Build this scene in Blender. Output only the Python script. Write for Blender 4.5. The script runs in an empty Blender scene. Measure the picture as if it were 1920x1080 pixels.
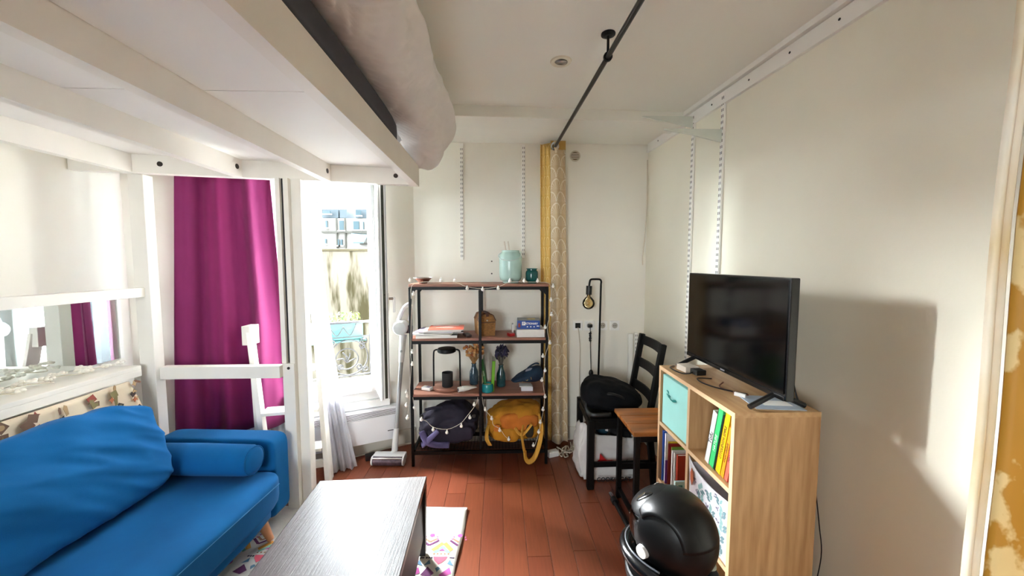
import bpy, bmesh, math, random
from mathutils import Vector, Matrix, noise, Euler
random.seed(7)
R = math.radians
SC = bpy.context.scene
COL = SC.collection

# ------------------------------------------------------------------ camera, light, exposure
F_PX, EYE = 693.0, 1.46
PITCH, YAW = math.atan(47 / F_PX), math.atan(25 / F_PX)
cam_d = bpy.data.cameras.new('camera')
cam_d.sensor_width = 36
cam_d.lens = F_PX / 1920 * 36
cam_d.clip_start = 0.02
cam = bpy.data.objects.new('camera', cam_d)
COL.objects.link(cam)
cam.location = (0, 0, EYE)
cam.rotation_euler = (R(90) - PITCH, 0, -YAW)
SC.camera = cam

w = bpy.data.worlds.new('overcast_sky'); SC.world = w; w.use_nodes = True
bg = w.node_tree.nodes['Background']
bg.inputs[0].default_value = (0.88, 0.96, 1.0, 1)
bg.inputs[1].default_value = 6.5
SC.view_settings.view_transform = 'Standard'
SC.view_settings.look = 'None'
SC.view_settings.gamma = 1
SC.view_settings.use_curve_mapping = False
SC.view_settings.exposure = 1.74
SC.cycles.diffuse_bounces = 8
SC.cycles.max_bounces = 14
SC.cycles.transparent_max_bounces = 12
SC.cycles.sample_clamp_indirect = 8

def portal(name, loc, rot, sx, sy):
    l = bpy.data.lights.new(name, 'AREA'); l.shape = 'RECTANGLE'; l.size = sx; l.size_y = sy
    l.cycles.is_portal = True
    o = bpy.data.objects.new(name, l); COL.objects.link(o); o.location = loc; o.rotation_euler = rot
    return o

# added area light standing in for open sky, outside the window, brightens the room
skyfill_l = bpy.data.lights.new('added_sky_light', 'AREA'); skyfill_l.shape = 'RECTANGLE'; skyfill_l.size = 3.4; skyfill_l.size_y = 3.0
skyfill_l.energy = 1800; skyfill_l.color = (.94, .98, 1.0); skyfill_l.spread = R(80)
skyfill_o = bpy.data.objects.new('added_sky_light', skyfill_l); COL.objects.link(skyfill_o)
skyfill_o.location = (-4.9, 5.2, 3.9)
skyfill_o.rotation_euler = (Vector((1.2, 1.2, 1.3)) - Vector(skyfill_o.location)).to_track_quat('-Z', 'Y').to_euler()

# ------------------------------------------------------------------ pixel rays (distance always comes from a surface)
_f = Vector((math.sin(YAW) * math.cos(PITCH), math.cos(YAW) * math.cos(PITCH), -math.sin(PITCH)))
_r = Vector((math.cos(YAW), -math.sin(YAW), 0)); _u = _r.cross(_f)
def ray(x, y): return _f * F_PX + _r * (x - 960) + _u * (540 - y)
def atY(x, y, Y): d = ray(x, y); return d * (Y / d.y) + Vector((0, 0, EYE))
def atX(x, y, X): d = ray(x, y); return d * (X / d.x) + Vector((0, 0, EYE))
def atZ(x, y, Z): d = ray(x, y); return d * ((Z - EYE) / d.z) + Vector((0, 0, EYE))
V = Vector
T = Matrix.Translation
def RZ(a): return Matrix.Rotation(R(a), 4, 'Z')
def RX(a): return Matrix.Rotation(R(a), 4, 'X')
def RY(a): return Matrix.Rotation(R(a), 4, 'Y')

# ------------------------------------------------------------------ materials
def lin(h):
    h = h.lstrip('#'); c = [int(h[i:i + 2], 16) / 255 for i in (0, 2, 4)]
    return tuple((v / 12.92 if v <= .04045 else ((v + .055) / 1.055) ** 2.4) for v in c) + (1,)
_M = {}
def mat(name, col, rough=.6, metal=0, var=.06, scale=9, bump=0, bscale=60, stretch=None, spec=.5, trans=0, sheen=0, alpha=1, col2=None, coat=0):
    if name in _M: return _M[name]
    m = bpy.data.materials.new(name); m.use_nodes = True; nt = m.node_tree; N = nt.nodes; L = nt.links
    b = N['Principled BSDF']
    b.inputs['Roughness'].default_value = rough; b.inputs['Metallic'].default_value = metal
    b.inputs['Specular IOR Level'].default_value = spec
    b.inputs['Transmission Weight'].default_value = trans
    b.inputs['Sheen Weight'].default_value = sheen
    b.inputs['Alpha'].default_value = alpha
    b.inputs['Coat Weight'].default_value = coat; b.inputs['Coat Roughness'].default_value = rough
    c = lin(col)
    tc = N.new('ShaderNodeTexCoord'); mp = N.new('ShaderNodeMapping'); L.new(tc.outputs['Object'], mp.inputs[0])
    if stretch: mp.inputs['Scale'].default_value = stretch
    nz = N.new('ShaderNodeTexNoise'); nz.inputs['Scale'].default_value = scale; nz.inputs['Detail'].default_value = 4
    L.new(mp.outputs[0], nz.inputs['Vector'])
    rp = N.new('ShaderNodeValToRGB')
    rp.color_ramp.elements[0].position = .3; rp.color_ramp.elements[1].position = .7
    c2 = lin(col2) if col2 else tuple(v * (1 - 2 * var) for v in c[:3]) + (1,)
    rp.color_ramp.elements[0].color = c2
    rp.color_ramp.elements[1].color = c
    L.new(nz.outputs[0], rp.inputs[0]); L.new(rp.outputs[0], b.inputs['Base Color'])
    if bump:
        n2 = N.new('ShaderNodeTexNoise'); n2.inputs['Scale'].default_value = bscale; n2.inputs['Detail'].default_value = 3
        L.new(mp.outputs[0], n2.inputs['Vector'])
        bp = N.new('ShaderNodeBump'); bp.inputs['Strength'].default_value = bump; bp.inputs['Distance'].default_value = .01
        L.new(n2.outputs[0], bp.inputs['Height']); L.new(bp.outputs[0], b.inputs['Normal'])
    _M[name] = m
    return m

WALL = mat('wall_paint', 'F1EEE4', .85, var=.02, scale=2.5, bump=.05, bscale=45)
WALLR = mat('wall_cream', 'F0ECDB', .85, var=.025, scale=2.0, bump=.05, bscale=45)
CEIL = mat('ceiling_paint', 'F0F0E8', .9, var=.015, scale=2)
WHITE = mat('white_paint', 'F3F1EC', .45, var=.02, scale=4)
LOFT = mat('loft_white_wood', 'F0ECE4', .5, var=.03, scale=5, bump=.04, bscale=25)
PVC = mat('white_plastic', 'F4F4F2', .3, var=.01)
BLACKM = mat('black_metal', '050506', .45, var=.1, spec=.25)
BLACKW = mat('black_stained_wood', '040404', .5, var=.1, spec=.25)
BLACKP = mat('black_plastic', '0A0A0B', .4, var=.05)
DARKSLOT = mat('dark_slot', '17151A', .7)
CHROME = mat('chrome', 'D8D8D8', .15, 1)
STEEL = mat('brushed_steel', 'B8B5B0', .3, 1)
SHELFW = mat('walnut_board', 'A06E5A', .5, var=.12, scale=6, stretch=(1, 9, 9), col2='805444')
OAK = mat('oak_laminate', 'B99468', .5, scale=5, stretch=(9, 9, .8), col2='9C7449')
OAKE = mat('oak_edge', 'DDBB92', .5, var=.05)
BLUE = mat('blue_velvet', '0D609C', .9, var=.10, scale=5, sheen=.03, spec=.15, bump=.06, bscale=350, col2='0C568E')
PURPLE = mat('plum_fabric', '7E1F5C', .8, var=.1, scale=4, sheen=.2, bump=.08, bscale=300)
TEAL = mat('teal_glaze', '2A8584', .2, var=.12, scale=14)
AQUA = mat('aqua_glaze', 'B3D2CB', .22, var=.05, scale=14)
MINT = mat('mint_fabric', 'A0DCD5', .8, var=.03, bump=.05, bscale=300)
TEALR = mat('teal_ribbon', '2E8F8A', .7)
WIREW = mat('warm_white_wire', 'E6DCCB', .5)
BULBW = mat('frosted_bulb', 'FBF8F0', .35)
PAPER = mat('paper', 'EFEDE8', .7, var=.03)

def thin_glass(name, tint='FFFFFF', gloss=.08, rough=.02):
    m = bpy.data.materials.new(name); m.use_nodes = True; nt = m.node_tree; N = nt.nodes; L = nt.links
    t = N.new('ShaderNodeBsdfTransparent'); t.inputs[0].default_value = lin(tint)
    g = N.new('ShaderNodeBsdfGlossy'); g.inputs['Roughness'].default_value = rough
    fr = N.new('ShaderNodeFresnel'); fr.inputs[0].default_value = 1.45
    mx = N.new('ShaderNodeMixShader'); L.new(fr.outputs[0], mx.inputs[0]); L.new(t.outputs[0], mx.inputs[1]); L.new(g.outputs[0], mx.inputs[2])
    L.new(mx.outputs[0], N['Material Output'].inputs[0]); return m

# ------------------------------------------------------------------ mesh builder
class B:
    def __init__(s, M=None): s.bm = bmesh.new(); s.M = M or Matrix.Identity(4); s.uv = None
    def _x(s, verts, M=None):
        m = s.M @ M if M is not None else s.M
        for v in verts: v.co = m @ v.co
    def box(s, c, size, M=None, bev=0, seg=2, taper=None):
        r = bmesh.ops.create_cube(s.bm, size=1); vs = r['verts']
        for v in vs:
            k = 1
            if taper and v.co.z < 0: k = taper
            v.co = V((v.co.x * size[0] * k, v.co.y * size[1] * k, v.co.z * size[2]))
        if bev:
            es = list({e for v in vs for e in v.link_edges})
            q = bmesh.ops.bevel(s.bm, geom=es, offset=bev, segments=seg, affect='EDGES', profile=.6)
            vs = list({v for f in q['faces'] for v in f.verts} | {v for v in vs if v.is_valid})
        m = T(V(c)) if M is None else T(V(c)) @ M
        s._x(vs, m); return s
    def cyl(s, p0, p1, r0, r1=None, n=16, cap=True):
        p0, p1 = V(p0), V(p1); r1 = r0 if r1 is None else r1; d = p1 - p0
        r = bmesh.ops.create_cone(s.bm, cap_ends=cap, segments=n, radius1=max(r0, 1e-5), radius2=max(r1, 1e-5), depth=d.length)
        q = d.to_track_quat('Z', 'Y').to_matrix().to_4x4()
        s._x(r['verts'], T((p0 + p1) / 2) @ q); return s
    def sph(s, c, r, n=16, sc=(1, 1, 1), M=None):
        q = bmesh.ops.create_uvsphere(s.bm, u_segments=n, v_segments=max(6, n * 2 // 3), radius=r)
        m = T(V(c)) @ (M or Matrix.Identity(4)) @ Matrix.Diagonal((*sc, 1))
        s._x(q['verts'], m); return s
    def tube(s, pts, r, n=8, closed=False, rad=None, flat=None):
        pts = [V(p) for p in pts]; K = len(pts); rings = []; up = V((0, 0, 1)); prev = None
        for i, p in enumerate(pts):
            a = pts[(i - 1) % K] if (i or closed) else pts[0]; b = pts[(i + 1) % K] if (i < K - 1 or closed) else pts[-1]
            t = (b - a).normalized() if (b - a).length > 1e-9 else V((0, 0, 1))
            if prev is None:
                x = t.orthogonal().normalized()
            else:
                x = (prev - t * prev.dot(t)); x = x.normalized() if x.length > 1e-6 else t.orthogonal().normalized()
            prev = x; y = t.cross(x); rr = rad[i] if rad else r; fl = flat or 1
            rings.append([s.bm.verts.new(s.M @ (p + (x * math.cos(2 * math.pi * k / n) + y * math.sin(2 * math.pi * k / n) * fl) * rr)) for k in range(n)])
        for i in range(K if closed else K - 1):
            A, C = rings[i], rings[(i + 1) % K]
            for k in range(n): s.bm.faces.new((A[k], A[(k + 1) % n], C[(k + 1) % n], C[k]))
        if not closed:
            s.bm.faces.new(rings[0][::-1]); s.bm.faces.new(rings[-1])
        return s
    def lathe(s, c, prof, n=24, M=None):
        m = s.M @ T(V(c)) @ (M or Matrix.Identity(4)); rings = []
        for r, z in prof:
            rings.append([s.bm.verts.new(m @ V((r * math.cos(2 * math.pi * k / n), r * math.sin(2 * math.pi * k / n), z))) for k in range(n)])
        for A, C in zip(rings, rings[1:]):
            for k in range(n): s.bm.faces.new((A[k], A[(k + 1) % n], C[(k + 1) % n], C[k]))
        if prof[0][0] > 1e-4: s.bm.faces.new(rings[0][::-1])
        if prof[-1][0] > 1e-4: s.bm.faces.new(rings[-1])
        bmesh.ops.remove_doubles(s.bm, verts=[v for R_ in (rings[0], rings[-1]) for v in R_], dist=1e-5)
        return s
    def prism(s, pts, z0, z1, M=None):
        m = s.M @ (M or Matrix.Identity(4))
        a = [s.bm.verts.new(m @ V((x, y, z0))) for x, y in pts]; b = [s.bm.verts.new(m @ V((x, y, z1))) for x, y in pts]
        s.bm.faces.new(a[::-1]); s.bm.faces.new(b); k = len(pts)
        for i in range(k): s.bm.faces.new((a[i], a[(i + 1) % k], b[(i + 1) % k], b[i]))
        return s
    def grid(s, fn, nu, nv):
        uv = s.bm.loops.layers.uv.verify()
        g = [[s.bm.verts.new(s.M @ V(fn(i / nu, j / nv))) for j in range(nv + 1)] for i in range(nu + 1)]
        for i in range(nu):
            for j in range(nv):
                f = s.bm.faces.new((g[i][j], g[i + 1][j], g[i + 1][j + 1], g[i][j + 1]))
                for lp, (a, b) in zip(f.loops, ((i, j), (i + 1, j), (i + 1, j + 1), (i, j + 1))): lp[uv].uv = (a / nu, b / nv)
        return s
    def soft(s, c, size, n=14, p=4.0, disp=None, M=None):
        """rounded cushion-like closed box (superellipsoid of a subdivided cube)"""
        q = bmesh.ops.create_cube(s.bm, size=2)
        es = list({e for v in q['verts'] for e in v.link_edges})
        bmesh.ops.subdivide_edges(s.bm, edges=es, cuts=n - 1, use_grid_fill=True)
        vs = list(s.bm.verts)
        m = s.M @ T(V(c)) @ (M or Matrix.Identity(4))
        for v in vs:
            d = v.co.copy(); k = (abs(d.x) ** p + abs(d.y) ** p + abs(d.z) ** p) ** (1 / p)
            d = d / k
            x = V((d.x * size[0] / 2, d.y * size[1] / 2, d.z * size[2] / 2))
            if disp: x = disp(x, d)
            v.co = m @ x
        return s
    def done(s, name, m, parent=None, loc=None, smooth=False, solid=0, sub=0, label=None, cat=None, group=None, kind=None, recalc=True):
        root = parent
        while root is not None and root.parent is not None: root = root.parent
        if root is not None: off = root.location.copy()
        elif loc is not None: off = V(loc)
        else:
            cs = [v.co for v in s.bm.verts]
            off = V(((min(c.x for c in cs) + max(c.x for c in cs)) / 2, (min(c.y for c in cs) + max(c.y for c in cs)) / 2, min(c.z for c in cs)))
        for v in s.bm.verts: v.co -= off
        if recalc: bmesh.ops.recalc_face_normals(s.bm, faces=s.bm.faces)
        me = bpy.data.meshes.new(name); s.bm.to_mesh(me); s.bm.free()
        for mm in (m if isinstance(m, (list, tuple)) else [m]): me.materials.append(mm)
        if smooth:
            me.shade_smooth()
        o = bpy.data.objects.new(name, me); COL.objects.link(o)
        if parent is not None: o.parent = parent
        else: o.location = off
        if smooth == 'auto':
            try: me.set_sharp_from_angle(angle=R(40))
            except Exception: pass
        if solid:
            k = o.modifiers.new('solidify', 'SOLIDIFY'); k.thickness = solid; k.offset = 0
        if sub:
            k = o.modifiers.new('subdivision', 'SUBSURF'); k.levels = sub; k.render_levels = sub
        tag(o, label, cat, group, kind)
        return o

def tag(o, label=None, cat=None, group=None, kind=None):
    for k, v in (('label', label), ('category', cat), ('group', group), ('kind', kind)):
        if v: o[k] = v
    return o
def thing(name, label, cat, loc=(0, 0, 0), group=None, kind=None):
    o = bpy.data.objects.new(name, None); COL.objects.link(o); o.location = loc; o.empty_display_size = .05
    return tag(o, label, cat, group, kind)
def put(mesh_obj, parent, loc, rot=(0, 0, 0)):
    """a copy of a part that shares its mesh, placed at a world position under its thing"""
    c = mesh_obj.copy(); COL.objects.link(c); c.parent = parent
    root = parent
    while root.parent is not None: root = root.parent
    c.location = V(loc) - root.location; c.rotation_euler = rot
    return c
def txt(s, size, M, m, parent, name='lettering', ext=.0004, label=None, space=1.0, xs=1.0, bold=0):
    cu = bpy.data.curves.new('t', 'FONT'); cu.body = s; cu.size = size; cu.extrude = ext; cu.align_x = 'CENTER'; cu.align_y = 'CENTER'
    cu.space_character = space; cu.offset = bold
    to = bpy.data.objects.new('t', cu); COL.objects.link(to)
    dg = bpy.context.evaluated_depsgraph_get()
    me = bpy.data.meshes.new_from_object(to.evaluated_get(dg))
    bpy.data.objects.remove(to); bpy.data.curves.remove(cu)
    root = parent
    while root.parent is not None: root = root.parent
    me.transform(T(-root.location) @ M @ Matrix.Diagonal((xs, 1, 1, 1)))
    me.name = name; me.materials.clear(); me.materials.append(m)
    o = bpy.data.objects.new(name, me); COL.objects.link(o); o.parent = parent
    tag(o, label); return o
def basis(o, x, y):
    """matrix whose local x runs along x, local y along y, z = x cross y, at o"""
    x = V(x).normalized(); y = V(y); y = (y - x * y.dot(x)).normalized(); z = x.cross(y)
    return Matrix(((x.x, y.x, z.x, o[0]), (x.y, y.y, z.y, o[1]), (x.z, y.z, z.z, o[2]), (0, 0, 0, 1)))
def smooth_path(pts, k=6, closed=False):
    pts = [V(p) for p in pts]; out = []; n = len(pts)
    for i in range(n if closed else n - 1):
        g = lambda j: pts[j % n] if closed else pts[max(0, min(n - 1, j))]
        p0, p1, p2, p3 = g(i - 1), g(i), g(i + 1), g(i + 2)
        for a in range(k):
            t = a / k
            out.append(.5 * ((2 * p1) + (p2 - p0) * t + (2 * p0 - 5 * p1 + 4 * p2 - p3) * t * t + (3 * p1 - p0 - 3 * p2 + p3) * t ** 3))
    if not closed: out.append(pts[-1])
    return out
def nz(p, s=1.0): return noise.noise(V(p) * s)

# ================================================================== THE ROOM
YB = 2.96                       # back wall
ZC = 2.43                       # main ceiling
XL = -2.2                       # left wall
YF = -2.2                       # wall behind the camera
def xr(Y): return 1.19 + (YB - Y) * .062      # right wall, a little out of square
WA = V((-.665, YB, 0)); WD = V((-.912, -.410, 0)).normalized(); WN = V((.410, -.912, 0)).normalized()   # window wall, its run and its room side
def wp(t, off=0, z=0): return WA + WD * t + WN * off + V((0, 0, z))
TW = (XL - WA.x) / WD.x         # length of the window wall

FLOORB = mat('floor_underlay', '6A3826', .8)
fl = B().box((-.4, .5, -.06), (4.6, 6.2, .1)).done('floor', FLOORB, kind='structure')
def floor_mat(i):
    cols = ['7E432C', '794029', '7D422D', '743C28', '7A402B']
    return mat('laminate_plank_%d' % i, cols[i], .32, var=.1, scale=7, stretch=(14, 1.0, 1), spec=.5, bump=.02, bscale=30)
pw = .118; plank_mesh = {}
i = 0; x = XL - .02
while x < xr(YF) + .05:
    y = YF - random.uniform(0, .9)
    while y < YB + .35:
        L_ = 1.18
        y0, y1 = max(y, YF - .05), min(y + L_, YB + .04)
        if y1 - y0 > .05:
            key = (random.randrange(5), round(y1 - y0, 3))
            if key in plank_mesh:
                put(plank_mesh[key], fl, (x + pw / 2, (y0 + y1) / 2, 0))
            else:
                b = B().box((0, 0, -.006), (pw - .0016, y1 - y0 - .0016, .012), bev=.0008, seg=1)
                o = b.done('plank', floor_mat(key[0]), None, loc=(0, 0, 0)); o.parent = fl
                o.location = V((x + pw / 2, (y0 + y1) / 2, 0)) - fl.location; plank_mesh[key] = o
        y += L_
    x += pw

B().box((-.4, .2, ZC + .05), (4.6, 5.2, .1)).done('ceiling', CEIL, kind='structure')
B().prism([(-2.3, 2.44 + -.0), (1.3, 2.44), (1.3, 3.1), (-2.3, 3.1)], 2.395, 2.56).done('ceiling_alcove', CEIL, kind='structure')
bmM = T((0, 2.36, 0)) @ RZ(2.6)
B(bmM).box((-.5, .1, 2.40), (3.7, .2, .075), bev=.004).done('trim_1', CEIL, kind='structure')

def wall_hole(M, L, H, hole, th):
    """one connected wall slab, local x along, z up, thickness to +y; hole=(x0,x1,z0,z1)"""
    b = B(M); xs = [0, hole[0], hole[1], L]; zs = [0, hole[2], hole[3], H]
    vs = {}
    def v(i, j, k):
        if (i, j, k) not in vs: vs[(i, j, k)] = b.bm.verts.new(M @ V((xs[i], th * k, zs[j])))
        return vs[(i, j, k)]
    for i in range(3):
        for j in range(3):
            if (i, j) == (1, 1): continue
            for k in (0, 1): b.bm.faces.new([v(i, j, k), v(i + 1, j, k), v(i + 1, j + 1, k), v(i, j + 1, k)])
    for (a, c) in [((1, 1), (2, 1)), ((2, 1), (2, 2)), ((2, 2), (1, 2)), ((1, 2), (1, 1))] + [((i, 0), (i + 1, 0)) for i in range(3)] + [((i, 3), (i + 1, 3)) for i in range(3)] + [((0, j), (0, j + 1)) for j in range(3)] + [((3, j), (3, j + 1)) for j in range(3)]:
        b.bm.faces.new([v(*a, 0), v(*c, 0), v(*c, 1), v(*a, 1)])
    return b
B().box(((WA.x + 1.5) / 2, YB + .06, 1.25), (1.5 - WA.x, .12, 2.5)).done('wall_back', WALL, kind='structure')
B().prism([(xr(YB + .1), YB + .1), (xr(YF), YF), (xr(YF) + .12, YF), (xr(YB + .1) + .12, YB + .1)], 0, 2.5).done('wall_right', WALLR, kind='structure')
B().box((XL - .06, .05, 1.25), (.12, 4.55, 2.5)).done('wall_left', WALL, kind='structure')
WM = basis(WA, WD, WN * -1)     # x along the wall, y outward ... z comes out downward, so build by hand
WM = Matrix(((WD.x, -WN.x, 0, WA.x), (WD.y, -WN.y, 0, WA.y), (0, 0, 1, 0), (0, 0, 0, 1)))
WT0, WT1, WZ0, WZ1 = .25, 1.42, .50, 2.24
wall_hole(WM, TW + .1, 2.5, (WT0, WT1, WZ0, WZ1), .22).done('wall_window', WALL, kind='structure')
wall_hole(T((XL - .1, YF, 0)) @ Matrix.Diagonal((1, -1, 1, 1)), 4.0, 2.5, (.3, 1.5, .9, 2.1), .12).done('wall_front', WALL, kind='structure')  # unseen opening behind the camera, added to let in fill light
portal('window_portal', wp((WT0 + WT1) / 2, -.12, (WZ0 + WZ1) / 2), (R(90), 0, math.atan2(WN.y, WN.x) + R(90)), WT1 - WT0, WZ1 - WZ0)
portal('rear_fill_portal', (-1.4, YF - .06, 1.5), (R(90), 0, 0), 1.2, 1.2)

# our own building's front, unseen and added oversized to shade the yard outside
FM = WM @ T((-30, .23, -3))
wall_hole(FM, 60, 28, (30 + WT0 - .02, 30 + WT1 + .02, WZ0 + 2.98, WZ1 + 3.02), .12).done('wall_yard_shade', mat('yard_shade_render', '6E6A62', .9, var=.06, scale=.6), kind='structure')
# baseboards
BASE = mat('baseboard_paint', 'E4DED0', .6, var=.05, scale=6)
B().box(((WA.x + 1.19) / 2, YB - .007, .055), (1.19 - WA.x, .014, .11), bev=.003).done('baseboard_back', BASE, kind='structure')
bw = B(WM); bw.box((TW / 2, -.009, .065), (TW - .04, .018, .13), bev=.003); bw.done('baseboard_window', BASE, kind='structure')
b = B(); p0, p1 = V((xr(YB) - .007, YB - .02, .05)), V((xr(YF) - .007, YF, .05))
b.prism([(p0.x - .007, p0.y), (p1.x - .007, p1.y), (p1.x + .007, p1.y), (p0.x + .007, p0.y)], 0, .1); b.done('baseboard_right', BASE, kind='structure')

# cable trunking along the top of the right wall
def along_right(b, y0, y1, t0, t1, z0, z1):
    b.prism([(xr(y0) - t1, y0), (xr(y1) - t1, y1), (xr(y1) - t0, y1), (xr(y0) - t0, y0)], z0, z1)
b = B(); along_right(b, YB - .01, -1.5, .0, .030, 2.405, 2.43); tr2 = b.done('trim_2', WHITE, kind='structure')
b = B(); along_right(b, YB - .01, -1.5, .0, .012, 2.335, 2.40); tr3 = b.done('trim_3', WHITE, kind='structure')
b = B(); along_right(b, YB - .01, -1.5, .0, .018, 2.33, 2.342); b.done('bead', WHITE, tr3)
for y in (2.78, 2.6, 2.15, 1.86, 1.62, 1.40, 1.2):
    B().cyl((xr(y) - .0135, y, 2.368), (xr(y) - .011, y, 2.368), .005, n=10).done('screw_hole', DARKSLOT, tr3)
for y in (1.72, 1.42, 2.3):
    B().cyl((xr(y) - .031, y, 2.41), (xr(y) - .024, y, 2.41), .006, n=10).done('clip', WHITE, tr2)

# ------------------------------------------------------------------ window
win = thing('window_1', 'white casement window with its right-hand sash swung into the room', None, wp(.8, 0, WZ0), kind='structure')
fw = .05
for t in (WT0 + fw / 2, WT1 - fw / 2): B(WM).box((t, .05, (WZ0 + WZ1) / 2), (fw, .07, WZ1 - WZ0), bev=.004).done('jamb', PVC, win)
B(WM).box(((WT0 + WT1) / 2, .05, WZ1 - fw / 2), (WT1 - WT0 - 2 * fw, .07, fw), bev=.004).done('head', PVC, win)
B(WM).box(((WT0 + WT1) / 2, .05, WZ0 + .04), (WT1 - WT0 - 2 * fw, .075, .08), bev=.004).done('bottom_rail', PVC, win)
# stepped sill boards under the window, down to the convector
for k, (z0, z1, off) in enumerate(((.50, .545, .09), (.43, .50, .05), (.37, .43, .07))):
    B(WM).box((.565, -off / 2, (z0 + z1) / 2), (.69, off, z1 - z0 - .004), bev=.003).done('sill_board', PVC, win)
GLASS = thin_glass('window_glass', 'F4FAFA')
def sash(hinge, run, width, nm, handle_side):
    side = V((-run.y, run.x, 0))
    M = Matrix(((run.x, side.x, 0, hinge.x), (run.y, side.y, 0, hinge.y), (0, 0, 1, 0), (0, 0, 0, 1)))
    z0, z1 = WZ0 + .075, WZ1 - .04; st = .065
    b = B(M)
    s = b.box((st / 2, 0, (z0 + z1) / 2), (st, .055, z1 - z0), bev=.004).done(nm, PVC, win)
    B(M).box((width - st / 2, 0, (z0 + z1) / 2), (st, .055, z1 - z0), bev=.004).done('stile', PVC, s)
    B(M).box((width / 2, 0, z1 - st / 2), (width - 2 * st, .055, st), bev=.004).done('top_rail', PVC, s)
    B(M).box((width / 2, 0, z0 + .05), (width - 2 * st, .055, .1), bev=.004).done('lower_rail', PVC, s)
    B(M).box((width / 2, 0, (z0 + z1) / 2), (width - 2 * st + .01, .006, z1 - z0 - .15)).done('pane', GLASS, s)
    if handle_side:
        GSK = mat('lock_strip', '4A4D44', .4, .5, var=.2, scale=20)
        B(M).box((width + .001, .004, (z0 + z1) / 2), (.004, .016, z1 - z0 - .03)).done('lock_strip', GSK, s)
        B(M).box((width + .004, .004, 1.1), (.006, .014, .16)).done('lock_case', mat('dark_grey_metal', '3A3B38', .4, .6), s)
        for zz in (1.0, 1.26, 1.75): B(M).cyl((width + .002, .004, zz), (width + .010, .004, zz), .005, n=8).done('lock_pin', DARKSLOT, s)
        for yy in (-.016, .021): B(M).box((width + .001, yy, (z0 + z1) / 2), (.003, .003, z1 - z0 - .02)).done('seal', mat('grey_seal', '8A8C8E', .6), s)
        hz = 1.21
        h = B(M).box((width - .03, handle_side * .031, hz), (.028, .008, .11), bev=.003).done('handle', PVC, s)
        B(M).cyl((width - .03, handle_side * .03, hz + .02), (width - .03, handle_side * .07, hz + .02), .009, n=12).done('handle_neck', STEEL, h)
        B(M).box((width - .03 - .0, handle_side * .068, hz - .02), (.018, .014, .1), bev=.004).done('lever', PVC, h)
    return s
sash(wp(WT0 + fw + .02, .03), (WN + WD * -.03).normalized(), .50, 'sash', 1)
sash(wp(WT1 - fw + .01, -.05), WD * -1, .56, 'sash', 0)

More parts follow.
